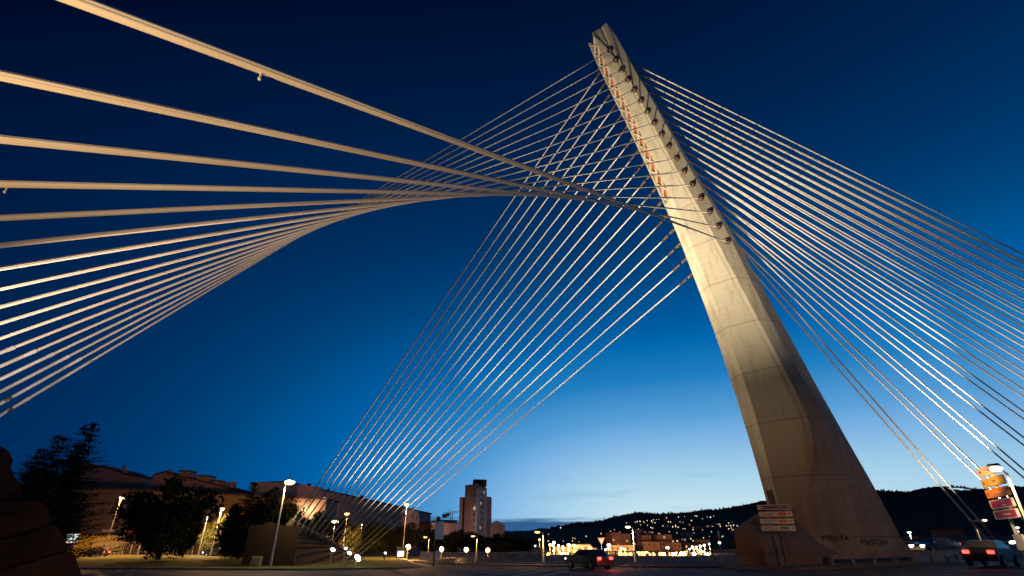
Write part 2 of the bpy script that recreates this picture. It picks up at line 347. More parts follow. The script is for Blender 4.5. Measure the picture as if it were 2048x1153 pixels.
# ragged tree line along the ridge: nobody could count it
mb=MB(); rnd=random.Random(5)
for k in range(2600):
    x=rnd.uniform(1100,2300); y=np.interp(x,[r[0] for r in HR],[r[1] for r in HR]); Yd=rnd.uniform(915,950)
    p=at(x,y,950); s=p.y and (Yd/950); bx,bz=p.x*s,(p.z-CH)*s+CH-2
    h=rnd.uniform(1.8,4.2)*(1.5 if rnd.random()<.06 else 1); w=h*rnd.uniform(.5,.95)
    for m_ in range(5):
        z0=bz+h*(.15+.17*m_); ww=w*(1-.14*m_)*rnd.uniform(.6,1.1); cx=bx+rnd.uniform(-.3,.3)*w
        mb.add([(cx-ww,Yd,z0),(cx+ww*.8,Yd+ww*.5,z0+rnd.uniform(-.5,.6)),(cx+rnd.uniform(-.4,.4)*ww,Yd-.4,z0+h*.3)],[(0,1,2)])
tag(mb.build('forest',M['hill']),'ragged line of woodland along the crest of the hill','forest',kind='stuff')
for o in list(col.objects):
    if o.get('kind')=='structure' and 'label' in o.keys() : del o['label']; 
    if o.get('kind')=='structure' and 'category' in o.keys(): del o['category']

# ------------------------------------------------------------------ pylon
TB=np.array([ # z  aB  bB   aG  bG   aR  bR   aK  bK
[66,11.5,.84,9.92,.9,9.6,1.02,8.03,.35],[62,10.62,.84,9.22,1.15,7.82,1.27,6.97,.6],[60,10.15,.84,8.9,1.31,7.25,1.43,6.47,.76],[58,9.65,.84,8.5,1.47,6.75,1.59,5.93,.92],[54,8.47,.84,7.46,1.72,5.75,1.84,4.83,1.17],[50,7.26,.86,6.35,1.88,4.5,2,3.6,1.33],[46,6.05,.88,5.22,1.97,3.3,2.09,2.3,1.42],[42,4.92,.86,4.07,2.03,2.1,2.15,1.04,1.48],[38,3.82,.85,2.88,2.15,.88,2.27,-.22,1.6],[34,2.78,.85,1.65,2.38,-.4,2.5,-1.47,1.83],[30,1.92,.85,.6,2.63,-1.38,2.75,-2.6,2.08],[26,1.12,.86,-.37,2.9,-2.12,3.02,-3.62,2.35],[22,.32,.88,-1.32,3.2,-2.85,3.32,-4.6,2.65],[18,-.36,.92,-2.2,3.57,-3.69,3.69,-5.5,3.0],[15,-.78,.96,-2.83,3.85,-4.42,3.97,-6.2,3.2],[12,-1.13,.95,-3.4,4.05,-5.15,4.17,-6.98,3.4],[10,-1.32,.9,-3.62,3.92,-5.45,4.08,-7.52,3.5],[8,-1.46,.84,-3.5,3.45,-5.25,3.8,-8.1,3.6],[6,-1.59,.8,-3.05,2.7,-4.5,3.3,-8.67,3.7],[4,-1.7,.79,-2.3,1.8,-3.3,2.75,-9.2,3.77],[2,-1.82,.79,-2.1,1.5,-2.9,2.4,-9.68,3.83],[0,-1.94,.79,-2.1,1.4,-2.8,2.2,-10.15,3.9],[-1,-2,.79,-2.1,1.4,-2.8,2.2,-10.4,3.9]])[::-1]
ZT=TB[:,0]
def crom(c,z):
    i=int(np.clip(np.searchsorted(ZT,z)-1,0,len(ZT)-2)); y=TB[:,c]; z0,z1=ZT[i],ZT[i+1]; t=(z-z0)/(z1-z0)
    m0=(y[i+1]-y[i-1])/(ZT[i+1]-ZT[i-1]) if i>0 else (y[1]-y[0])/(z1-z0)
    m1=(y[i+2]-y[i])/(ZT[i+2]-ZT[i]) if i+2<len(y) else (y[-1]-y[-2])/(z1-z0)
    h=z1-z0; return (2*t**3-3*t**2+1)*y[i]+(t**3-2*t**2+t)*h*m0+(-2*t**3+3*t**2)*y[i+1]+(t**3-t**2)*h*m1
def WA(z): return crom(4,z)
ZR=36.2
def ring(z,rec,dz=(0,0,0,0)):
    f=lambda c,k:crom(c,z+dz[k])
    zb,zg,zr,zk=[z+d for d in dz]
    out=[]
    for s in (1,-1):
        K=(f(7,3),s*f(8,3),zk); R=(f(5,2),s*f(6,2),zr); gr=.12 if z>10 else .12*max(0,(z-3)/7)
        ga,gb=f(3,1),f(4,1); G1=(ga-.22,s*(gb+.10),zg); G0=(ga,s*(gb-gr),zg); B=(f(1,0),s*f(2,0),zb)
        g2a=(B[0]-G0[0]); G2=(G0[0]+g2a*.08+.02,s*(abs(G0[1])+gr*.4-(abs(G0[1])-abs(B[1]))*.08),zg)
        d=1.1 if rec else .0
        Bi=(f(1,0),s*min(f(2,0)-.13,.71),zb); Bd=(f(1,0)-d,s*min(f(2,0)-.13,.71),zb)
        L=[K,R,G1,G0,G2,B,Bi,Bd]
        out+= L if s==1 else L[::-1]
    return [P3(*v) for v in out]
pyl=empty('bridge_pylon',P3(-3,0,0),label='tall leaning concrete bridge pylon widening to its foot, floodlit near the top',cat='pylon')
def child(o,par):
    o.parent=par; o.matrix_parent_inverse=Matrix.LocRotScale(par.location,par.rotation_euler,par.scale).inverted(); return o
rings=[]
zs=[-1,0,1,2,3,4,5,6,7,8,9,10,11,12,13.5,15,16.5,18,20,22,24,26,28,30,32,34,ZR]
for z in zs: rings.append(ring(z,False))
for z in [ZR+.001,38,40,42,44,46,48,50,52,54,56,58,60,61.2]: rings.append(ring(z,True))
rings.append(ring(61.9,True,(0.0,.9,2.0,2.4)))
mb=MB(); n=len(rings[0])
for r in rings: mb.v+=[tuple(v) for v in r]
for i in range(len(rings)-1):
    for j in range(n): mb.f.append((i*n+j,i*n+(j+1)%n,(i+1)*n+(j+1)%n,(i+1)*n+j)); mb.mi.append(0)
top=(len(rings)-1)*n
for fc in [(0,1,2,3,4),(0,4,5,6,7),(15,14,13,12,11),(15,11,10,9,8),(0,7,8,15)]: mb.f.append(tuple(top+k for k in fc)); mb.mi.append(0)
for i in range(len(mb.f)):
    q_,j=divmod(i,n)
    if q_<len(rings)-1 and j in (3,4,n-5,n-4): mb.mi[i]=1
child(fixn(mb.build('shaft',[M['concrete'],M['stained_shaded']])),pyl)
# primer-red panel deep in the recess, and the concrete lattice over it
mb=MB(); zz=[ZR+.05]+list(range(38,62,2))
vs=[]
for z in zz: vs+=[P3(crom(1,z)-.5,.705,z),P3(crom(1,z)-.5,-.705,z)]
mb.add(vs,[(2*i,2*i+1,2*i+3,2*i+2) for i in range(len(zz)-1)]); child(mb.build('recess_panel',M['rust']),pyl)
mb=MB(); per=1.86; HW=.705
def bar(b0,z0,b1,z1,w=.16):
    a0,a1=crom(1,z0)-.02,crom(1,z1)-.02
    p=P3(a0,b0,z0);q=P3(a1,b1,z1); d=(q-p).normalized(); nrm=AX.copy(); s=d.cross(nrm).normalized()*w
    nn=s.cross(d).normalized()*.22
    if nn.dot(AX)>0: nn=-nn
    vs=[p-s,q-s,q+s,p+s]; mb.add(vs+[v+nn for v in vs],[(0,1,2,3),(4,5,6,7),(0,1,5,4),(2,3,7,6),(0,3,7,4),(1,2,6,5)])
z=ZR-.9
while z<59.5:
    for s in (1,-1):
        z0,z1=max(z,ZR+.02),z+per; b0=-HW+(z0-z)/per*2*HW
        bar(s*b0,z0,s*HW,z1,.095)
    z+=per
child(fixn(mb.build('lattice',M['concrete'])),pyl)
# plinth at the foot
mb=MB(); secs=[(3.22,2.0,2.35,1.1),(3.0,2.25,2.75,.9),(1.9,2.3,3.3,.6),(0.2,2.25,4.0,.3),(-1.7,1.8,4.5,0.2),(-3.2,1.1,2.2,0.),(-4.6,.5,1.0,0),(-9.2,.2,.4,0)]
vs=[]
for a,zn,zi,bi in secs:
    w=4.75 if a>-3 else 4.75-(-3-a)*.12
    vs+=[P3(a,w,-.8),P3(a,w-.1,zn*.6),P3(a,w-.35,zn),P3(a,bi+.9,zi-.12),P3(a,bi,zi),P3(a,bi-.1,-.8)]
k=6; m=len(secs); mb.add(vs,[(i*k+j,i*k+(j+1)%k,(i+1)*k+(j+1)%k,(i+1)*k+j) for i in range(m-1) for j in range(k)]+[tuple(range(k)),tuple(range((m-1)*k+k-1,(m-1)*k-1,-1))])
child(fixn(mb.build('plinth',M['plinth'])),pyl)
# dark hatch low on the back face
mb=MB(); zc=4.9
vs=[P3(crom(1,z)+.03,b,z) for z,b in ((4.2,-.35),(4.2,.35),(5.9,.35),(5.9,-.35))]; mb.add(vs+[v+AX*.05 for v in vs],[(0,1,2,3),(4,5,6,7),(0,1,5,4),(1,2,6,5),(2,3,7,6),(3,0,4,7)])
child(fixn(mb.build('hatch',M['ink'])),pyl)
# spray-painted words on the near face
def attach(o,mw,par):
    o.parent=par; o.matrix_parent_inverse=Matrix.LocRotScale(par.location,par.rotation_euler,par.scale).inverted(); o.matrix_basis=mw
def text_mesh(name,s,size,m,extr=.004,xs=1.0):
    cu=bpy.data.curves.new(name,'FONT'); cu.body=s; cu.size=size; cu.extrude=extr; cu.align_x='CENTER'; cu.align_y='CENTER'
    to=bpy.data.objects.new(name,cu); col.objects.link(to); bpy.context.view_layer.update()
    dg=bpy.context.evaluated_depsgraph_get(); me=bpy.data.meshes.new_from_object(to.evaluated_get(dg)); bpy.data.objects.remove(to)
    me.name=name; me.materials.clear(); me.materials.append(m)
    if xs!=1.0:
        for v in me.vertices: v.co.x*=xs
    o=bpy.data.objects.new(name,me); col.objects.link(o); return o
def face_pt(z,k):   # on the big near face between R and K
    r=ring(z,False); return r[1].lerp(r[0],k)
p=face_pt(2.0,.47); e1=(face_pt(2.0,.55)-face_pt(2.0,.4)).normalized(); e3=(face_pt(2.5,.47)-face_pt(1.8,.47)); nrm=e1.cross(e3).normalized(); 
if nrm.dot(-p)<0: nrm=-nrm
e2=nrm.cross(e1)
for wd,off,dz in (('MANTA',-1.55,.10),('PASION',1.45,-.16)):
    g=text_mesh('graffiti',wd,.56,M['graf'],.002,1.1); c=p+nrm*.05+e1*off+e2*dz
    me=g.data
    for v in me.vertices: v.co.y+=.05*math.sin(v.co.x*5+off); v.co.x+=.04*math.sin(v.co.x*9+2)
    attach(g,Matrix(((e1.x,e2.x,nrm.x,c.x),(e1.y,e2.y,nrm.y,c.y),(e1.z,e2.z,nrm.z,c.z),(0,0,0,1))),pyl)

# ------------------------------------------------------------------ stay cables
t17=[i/16 for i in range(17)]
def shift(P,b):      # slide a point along its sight line until it lies in the plane b = const
    E=Vector((0,0,CH)); d=Vector(P)-E; k=(b-(E-O).dot(NN))/d.dot(NN); return E+d*k
def Lr(u,v,g=0): return [u+(v-u)*(t+g*t*(1-t)) for t in t17]
aN=Lr(8.799,0); wN=Lr(1.468,3.773); zN=Lr(58.,28.86)
aB=Lr(42.712,36.982,-.109); cB=Lr(25.142,47.719,-.109); eB=Lr(3.563,-.4,-.109)
aF=Lr(5.454,-1.84); zF=Lr(57.654,33.929); dF=Lr(-111.061,-23.664,-.195)
ORD=['topmost','second from the top','third from the top','fourth from the top','fifth from the top','sixth from the top','seventh from the top','eighth from the top','ninth from the top','eighth from the bottom','seventh from the bottom','sixth from the bottom','fifth from the bottom','fourth from the bottom','third from the bottom','second from the bottom','lowest']
def lobed(mb,a,b,r,r2,lobes=12,n=48,segs=24,tw=3.,mi=0):
    a=Vector(a);b=Vector(b); d=(b-a).normalized(); u=d.orthogonal().normalized(); w=d.cross(u); o=len(mb.v)
    for k in range(segs+1):
        c=a.lerp(b,k/segs)
        for i in range(n):
            t=2*math.pi*i/n; rr=(r+(r2-r)*k/segs)*(1-.17*(1-abs(math.sin(t*lobes/2)))**1.3); tt=t+tw*k/segs
            mb.v.append(tuple(c+u*(rr*math.cos(tt))+w*(rr*math.sin(tt))))
    for k in range(segs):
        for i in range(n): mb.f.append((o+k*n+i,o+k*n+(i+1)%n,o+(k+1)*n+(i+1)%n,o+(k+1)*n+i)); mb.mi.append(mi)
def backstay(i,side):
    s=1 if side=='near' else -1
    N=P3(aN[i],s*wN[i],zN[i]); N=shift(N,s*(WA(N.z)+.12*s)); B=P3(aB[i],s*cB[i],eB[i]); d=(B-N).normalized(); L=(B-N).length
    if side=='near': lab='thick near backstay passing overhead, %s on the pylon'%ORD[i]
    else: lab='thin backstay running down to the far anchor block, %s on the pylon'%ORD[i]
    t=empty('stay_cable',tuple(N),label=lab,cat='cable',group='%s side backstay cables'%side)
    r=.040 if side=='near' else .072
    sl=3.0 if side=='near' else 3.2     # guide pipe at the block end
    q=B-d*(sl+1.9); 
    mb=MB()
    if side=='near': lobed(mb,N+d*.6,q,.058,.036,7,42,int(L/1.0),.5)
    else: mb.ltube(N+d*.6,q,r,r,8)
    child(mb.build('strand_bundle',M['cable'],smooth=True),t)
    if side=='near' and i in (16,13):      # small drip tag hanging under the strands
        lo,hi=0.,1.
        def pxx(k):
            P=(N+d*L*k)-Vector((0,0,CH)); return P.y*math.cos(TH)+P.z*math.sin(TH), P
        for _ in range(40):
            m_=(lo+hi)/2; dz_,P_=pxx(m_); xx=1024+F*P_.x/dz_ if dz_>.5 else -9e9
            if xx>(525 if i==16 else 18): lo=m_
            else: hi=m_
        c_=N+d*L*lo; mb=MB(); mb.tube(c_,c_-Vector((0,0,.10)),.008,n=6); mb.ball(c_-Vector((0,0,.1)),.014,n=6,m=4); child(mb.build('drip_tag',M['steel']),t)
    mb=MB(); mb.tube(q-d*.02,q+d*.12,r*1.28,n=14); mb.ltube(q+d*.12,B-d*sl,r*1.12,r*1.16,14,step=.5); child(mb.build('guide_pipe',M['sleeve'],smooth=False),t)
    mb=MB(); mb.tube(B-d*sl,B-d*(sl-.1),r*1.36,n=14); mb.ltube(B-d*(sl-.1),B+d*.6,r*1.2,r*1.3,14,step=.5); child(mb.build('anchor_pipe',M['sleeve_worn']),t)
    k_=1 if side=='near' else .5
    mb=MB(); mb.tube(N-d*.5,N+d*.5*k_,.34*k_,.27*k_,14); mb.tube(N+d*.5,N+d*(.95 if side=='near' else 1.5),.15,.09,12); mb.ball(N-d*.1,.37*k_,n=12,m=7); child(mb.build('socket',M['socket']),t)
def frontstay(i,s):
    N=P3(aF[i],s*.429,zF[i]); D=P3(dF[i],s*.38,.9); d=(D-N).normalized()
    lab='slender deck stay right of the pylon, %s pair, %s one'%(ORD[i],'lower' if s>0 else 'upper')
    t=empty('stay_cable',tuple(N),label=lab,cat='cable',group='deck stays running right from the pylon')
    mb=MB(); mb.ltube(N+d*2.5,D-d*3.4,.078,.078,8); child(mb.build('strand_bundle',M['cable'],smooth=True),t)
    mb=MB(); mb.tube(N-d*1.6,N+d*2.5,.11,.09,10); child(mb.build('guide_pipe',M['guide']),t)
    mb=MB(); mb.tube(D-d*3.4,D-d*3.25,.13,n=12); mb.tube(D-d*3.25,D,.10,.11,12); child(mb.build('anchor_pipe',M['guide']),t)
for i in range(17):
    backstay(i,'near'); backstay(i,'far'); frontstay(i,-1); frontstay(i,1)
# dark plug sockets where the near guy leaves the shaft, drip caps on two overhead cables
# ------------------------------------------------------------------ anchor blocks
def anchor_block(s,label):
    BL=P3(aB[0],s*cB[0],0); BE=P3(aB[16],s*cB[16],0); dirv=(BE-BL).normalized()     # from high end to low end
    inn=(P3(0,0,0)-BL); inn-=dirv*inn.dot(dirv); inn.normalize()                       # towards the pylon
    t=empty('anchor_block',tuple(BL+Vector((0,0,-.5))),label=label,cat='anchor block')
    Ln=(BE-BL).length
    def Q(u,w,z): return BL+dirv*u+inn*w+Vector((0,0,z))
    def ztop(u): return 3.75-(u+2.5)*(3.6/(Ln+4))
    return t,Q,ztop,Ln,inn,dirv
# far block
t,Q,zt,Ln,inn,dv=anchor_block(-1,'far concrete anchor block, brown wedge at the foot of the thin backstays')
mb=MB()
us=[-2.6]+[i*Ln/16 for i in range(17)]+[Ln+1.5]
vs=[]
for u in us:
    z=zt(u); vs+=[Q(u,1.9,-.7),Q(u,.35,max(z-.2,-.3)),Q(u,-.9,max(z+.1,-.2)),Q(u,-1.6,max(z,-.2)),Q(u,-2.2,-.7)]
k=5; m=len(us)
mb.add(vs,[(i*k+j,i*k+(j+1)%k,(i+1)*k+(j+1)%k,(i+1)*k+j) for i in range(m-1) for j in range(k)]+[tuple(range(k)),tuple(range((m-1)*k+k-1,(m-1)*k-1,-1))])
child(fixn(mb.build('wedge_body',M['blockwall'])),t)
mb=MB(); P0=Q(-2.7,1.2,0); 
vs=[at(506,1060,66),at(583,1049,63.5)]
a=Q(-2.65,1.95,-.7);b=Q(-2.65,-1,0)
wallL=gat(492,61); wallR=gat(594,60.3)
mb.add([wallL+Vector((0,0,-.3)),wallR+Vector((0,0,-.3)),Vector((wallR.x,wallR.y,top_at(wallR,1052))),Vector((wallL.x,wallL.y,top_at(wallL,1050))),
  wallL+Vector((-.3,1.2,-.3)),wallR+Vector((-.3,1.2,-.3)),Vector((wallR.x-.3,wallR.y+1.2,top_at(wallR,1052))),Vector((wallL.x-.3,wallL.y+1.2,top_at(wallL,1050)))],[(0,1,2,3),(7,6,5,4),(0,4,5,1),(1,5,6,2),(2,6,7,3),(3,7,4,0)])
child(fixn(mb.build('end_wall',M['blockwall'])),t)
mb=MB()
for i in range(17):
    B=P3(aB[i],-cB[i],eB[i]); N=P3(aN[i],-wN[i],zN[i]); d=(N-B).normalized(); c=B+d*.5
    mb.tube(c-d*.6,c+d*.25,.42,.34,10)
child(mb.build('anchor_collar',M['plinth']),t)
# near block, huge and dark at the left edge of the view
t,Q,zt,Ln,inn,dv=anchor_block(1,'massive dark stepped anchor block at the near left, below the overhead cables')
mb=MB(); us=[-1.5]+[i*Ln/8 for i in range(9)]+[Ln+1.5]; vs=[]
for u in us:
    z=zt(u); vs+=[Q(u,1.9,-.7),Q(u,.35,max(z-.2,-.3)),Q(u,-1.1,max(z+.25,-.2)),Q(u,-3.2,max(z+.15,-.2)),Q(u,-4.2,-.7)]
m=len(us); mb.add(vs,[(i*k+j,i*k+(j+1)%k,(i+1)*k+(j+1)%k,(i+1)*k+j) for i in range(m-1) for j in range(k)]+[tuple(range(k)),tuple(range((m-1)*k+k-1,(m-1)*k-1,-1))])
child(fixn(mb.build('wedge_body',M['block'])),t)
# stepped end buttress: silhouette edge points given at their own distance, slabs of real thickness
def slab(pts,Y0,th,name,m):
    mb=MB(); fr=[at(x,y,Y0) for x,y in pts]; bk=[at(x,y,Y0)+Vector((-.74,.67,0))*th for x,y in pts]
    n=len(pts); mb.add(fr+bk,[tuple(range(n)),tuple(range(2*n-1,n-1,-1))]+[(i,(i+1)%n,n+(i+1)%n,n+i) for i in range(n)]); return child(fixn(mb.build(name,m)),t)
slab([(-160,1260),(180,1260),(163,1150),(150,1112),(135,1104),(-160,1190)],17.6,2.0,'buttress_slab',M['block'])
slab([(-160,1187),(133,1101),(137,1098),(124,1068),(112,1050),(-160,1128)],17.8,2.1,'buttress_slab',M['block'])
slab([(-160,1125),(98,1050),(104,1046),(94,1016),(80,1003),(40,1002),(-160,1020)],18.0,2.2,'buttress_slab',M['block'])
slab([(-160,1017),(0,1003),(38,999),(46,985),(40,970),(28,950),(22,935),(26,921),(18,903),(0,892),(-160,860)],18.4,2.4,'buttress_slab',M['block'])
# drip studs hanging from overhead cables
# ------------------------------------------------------------------ floodlights
def floodlight(loc,target,power,cone,label,col_=FLOOD,vis=.2,blend=.7):
    loc=Vector(loc); g=gz(loc.x); t=empty('floodlight',(loc.x,loc.y,g),label=label,cat='floodlight',group='floodlights aimed at the pylon')
    d=(Vector(target)-loc); dh=d.normalized(); R=dh.to_track_quat('-Z','Y').to_matrix().to_4x4(); Mx=Matrix.Translation(loc)@R
    mb=MB(); mb.tube((loc.x,loc.y,g),(loc.x,loc.y,loc.z-.25),.05,n=8); mb.box(-.25,.25,-.03,.03,-.02,.05,M=Matrix.Translation(loc-Vector((0,0,.28)))); child(mb.build('stand',M['steel']),t)
    mb=MB(); vs=[Mx@Vector((x*s_,y*s_,z_)) for z_,s_ in ((.16,.6),(-.12,1.)) for x,y in ((-.28,-.2),(.28,-.2),(.28,.2),(-.28,.2))]
    mb.add(vs,[(0,1,2,3),(0,1,5,4),(1,2,6,5),(2,3,7,6),(3,0,4,7)]); child(fixn(mb.build('housing',M['black'])),t)
    mb=MB(); mb.ball((0,0,0),vis*1.3,vis,.12,12,6,M=R.to_3x3()); mb.v=[tuple(Vector(v)+loc+dh*.16) for v in mb.v]; child(mb.build('lens',M['e_flood'],smooth=True),t)
    if power<=0: return t
    l=light('flood_lamp','SPOT',loc+dh*.34,power,col_,size=.25,target=target,cone=cone,blend=blend); child(l,t); return t
KW=1000.
f1=at(664,1102,66); f2=at(697,1109,63); f3=at(713,1118,58)
floodlight(f1,P3(6,-2,42),0,40,'far floodlight left of the three at the foot of the thin backstays',vis=.24)
floodlight(f2,P3(5,-2.5,39),125*KW,42,'middle floodlight of the three at the foot of the thin backstays',vis=.22)
floodlight(f3,P3(1,-2,26),15*KW,66,'brightest floodlight, right of the three by the thin backstays',vis=.36)
n1=P3(33,24,.5); n2=P3(21,36,.6)
floodlight(n1,P3(3,2,39),235*KW,55,'floodlight by the near anchor block, upper side',blend=1.)
floodlight(n2,P3(1,3,36),0,56,'floodlight by the near anchor block, lower side',blend=1.)
floodlight(P3(-19,2.2,1.6),P3(-12,0,26),6*KW,80,'floodlight low beside the deck stays',(1,.82,.66))
floodlight((f1.x+1.2,f1.y+1,f1.z+.1),(-8,58,20),20*KW,100,'added small floodlight brightening the thin backstays from below',(1,.80,.64),vis=.15)  # extra fixture added to brighten the far cable fan
floodlight((f2.x+2.0,f2.y+9,f2.z-.2),(-12,72,13),6*KW,120,'added small floodlight brightening the feet of the lowest thin backstays',(1,.86,.72),vis=.15)  # extra fixture added to lift the dim cable feet
floodlight(P3(-45,-1.5,1.7),P3(-32,0,26),45*KW,95,'floodlight on the bridge median beyond the frame',(1,.82,.66))
floodlight(P3(-27,-1.5,1.7),P3(-9,0,38),90*KW,64,'floodlight on the median under the deck stays',(1,.82,.66))

floodlight((-3.2,-1.5,-.1),(1.8,8,14),4.2*KW,104,'floodlight under the highest overhead cables, hidden below the view',(1,.66,.32))
floodlight((-7.6,5.5,-.1),(-8.2,13.5,9),8*KW,88,'floodlight beside the near anchor block lighting the overhead cables',(1,.73,.54))
floodlight((-9.6,9.6,-.2),(-17,18.5,2.2),330,95,'small amber floodlight turned on the near anchor block',SOD)
# ------------------------------------------------------------------ street lamps
def street_lamp(base,h,label,head='e_sod',power=1500,color=SOD,arm=(1.,0.),r=.09,group='street lamps with lit heads',size=1.,poleM='pole',hr=1.,aim=None,omni=False):
    base=Vector(base); t=empty('street_lamp',tuple(base),label=label,cat='street lamp',group=group)
    top=base+Vector((0,0,h)); d=Vector((arm[0],arm[1],0)); al=d.length; dn=d.normalized() if al>0 else Vector((1,0,0))
    mb=MB(); mb.tube(base,base+Vector((0,0,1.0)),r*1.25,r*1.2,10); mb.tube(base+Vector((0,0,1.0)),top,r,r*.6,10); mb.box(-.18,.18,-.18,.18,0,.05,M=Matrix.Translation(base)); child(mb.build('pole',M[poleM]),t)
    hc=top+d+Vector((0,0,.12))
    if al>0:
        mb=MB(); mb.path([top-Vector((0,0,.05)),top+d*.5+Vector((0,0,.12)),hc],r*.5,8); child(mb.build('arm',M[poleM]),t)
    R=Matrix.Rotation(math.atan2(dn.y,dn.x),3,'Z'); s=size
    mb=MB(); mb.ball((0,0,0),.42*s,.2*s,.12*s,12,6,M=R); mb.v=[(v[0],v[1],max(v[2],-.01)) for v in mb.v]; mb.v=[tuple(Vector(v)+hc+Vector((0,0,.04))) for v in mb.v]; child(mb.build('hood',M['black']),t)
    mb=MB(); mb.ball((0,0,0),.36*s*hr,.24*s*hr,.16*s*hr,12,6,M=R); mb.v=[tuple(Vector(v)+hc+Vector((0,0,-.06*s))) for v in mb.v]; child(mb.build('lens',M[head],smooth=True),t)
    if power and omni: child(light('lamp_light','POINT',hc-Vector((0,0,.1+.3*s)),power,color,size=.15),t)
    elif power:      # the lantern throws its light downwards, or, for the added lamps, at a facade
        lp=hc-Vector((0,0,.1+.3*s)); child(light('lamp_light','SPOT',lp,power,color,size=.15,target=lp+(Vector((0,0,-1)) if aim is None else Vector(aim)),cone=(168 if aim is None else 140),blend=.35),t)
    return t
def lampat(pxb,Yd,pxtop,pytop,label,**k):
    b=gat(pxb,Yd); 
    h=top_at(b,pytop)-b.z; return street_lamp(b,h,label,**k)
lampat(549,58,583,966,'tall lamp on the grass in front of the brown wall, very bright head',head='e_sodw',power=1900,color=SODW,arm=(.45,-.1),size=1.35,hr=1.25,r=.13)
lampat(213,98,245,996,'slanting orange lamp before the long brown building',power=15000,omni=True,arm=(.2,0),size=1.3,hr=1.2)
lampat(402,100,422,1033,'white lamp left of the yellow lit tree',head='e_white',power=1800,color=WHITE,arm=(.2,0),size=1.1)
lampat(427,101,447,1018,'orange lamp right beside the yellow lit tree',power=11000,omni=True,arm=(.25,-.2),size=1.3,hr=1.1)
lampat(687,95,690,1029,'orange lamp standing behind the thin backstays',power=4000,arm=(0,0),size=1.3,hr=1.2)
lampat(664,92,668,1044,'yellow lamp with a blue banner behind the thin backstays',head='e_sodw',power=3000,color=SODW,arm=(0,0),size=1.5,hr=1.1)
lampat(807,90,812,1010,'tall orange lamp to the right of the thin backstays',power=7000,omni=True,arm=(0,-.3),size=1.3,hr=1.2)
lampat(858,84,860,1076,'short hooked lamp at the left end of the railing',power=1500,arm=(-.6,0),size=.8)
lampat(954,80,955,1074,'short hooked lamp behind the railing below the tower block',power=1500,arm=(-.6,0),size=.8)
lampat(1087,66,1085,1066,'hooked lamp at the middle of the railing',power=2500,arm=(-.7,0),size=.9,r=.11)
lampat(1268,60,1263,1056,'hooked lamp left of the give way sign',head='e_sodw',power=2500,color=SODW,arm=(-.5,0),size=.8,r=.11)
lampat(1507,64,1501,1046,'hooked lamp just left of the pylon foot',head='e_sodw',power=2500,color=SODW,arm=(.5,0),size=.8,r=.13)
lampat(1962,75,1943,1042,'hooked lamp on the bridge under the lowest deck stay',head='e_sodw',power=2500,color=SODW,arm=(1.6,0),size=.9,r=.15)
lampat(1825,110,1823,1066,'small white lamp right of the pylon foot',head='e_white',power=2500,color=WHITE,arm=(0,0),size=1.1)
lampat(2046,70,2040,1057,'small violet white lamp at the right edge',head='e_white',power=200,color=WHITE,arm=(0,0),size=.8)
# big lamp right in front of the direction boards
Dv=(at(2000,975,14.9)); 
b=Vector((14.15,14.6,0)); b.z=gz(b.x); 
# choose plan position so that the pole passes where it is seen
pt=at(2013,946,14.4); b=Vector((pt.x,pt.y,gz(pt.x)))
lamp=street_lamp(b,pt.z-b.z,'large lamp glowing in front of the stacked direction boards',head='e_sodw',power=330,color=SODW,arm=(-.33,-.10),size=.52,r=.045)
lampat(945,270,944,1080,'added far lamp hidden among the trees to light the tower block',power=26000,color=(1,.72,.60),arm=(0,-.5),aim=(.1,1,.35))  # this and the next three lamps are added to light the facades
lampat(905,215,905,1084,'added far lamp to light the low flat roofed block',power=12000,color=(1,.62,.42),arm=(0,-.5),aim=(.1,1,.35))
lampat(720,150,722,1050,'added lamp behind the trees to light the long brick block',power=7000,color=(1,.58,.36),arm=(0,-.5),aim=(.1,1,.35))
lampat(600,138,606,1020,'added lamp behind the trees to light the left of the long brick block',power=5000,color=(1,.58,.36),arm=(0,-.5),aim=(.1,1,.35))
child(light('foot_fill_spot','SPOT',(pt.x-.2,pt.y+.1,pt.z-.05),3400,SOD,size=.12,target=(25,42.5,4.5),cone=44,blend=1.),lamp)  # extra spot added at this lamp to warm the pylon foot
# globe lamps low among trees
for px,py,Yd,lb in [(817,1097,86,'orange globe lamp beside the lit bus stop poster'),(884,1101,98,'small orange globe lamp right of the dark sign post'),(933,1102,96,'orange globe lamp under the trees below the tower block'),(976,1103,96,'orange globe lamp right of the short hooked lamp')]:
    b=gat(px,Yd); h=top_at(b,py)-b.z; b.z=gz(b.x)
    t=empty('globe_lamp',tuple(b),label=lb,cat='street lamp',group='globe lamps under the trees')
    mb=MB(); mb.tube(b,b+Vector((0,0,h)),.05,n=8); child(mb.build('pole',M['darkpole']),t)
    mb=MB(); mb.ball(b+Vector((0,0,h+.15)),.40,n=14,m=8); child(mb.build('globe',M['e_sod'],smooth=True),t)
    child(light('lamp_light','SPOT',b+Vector((0,-.8,h+.3)),3200,SOD,size=.3,target=b+Vector((0,.2,0)),cone=165,blend=.4),t)

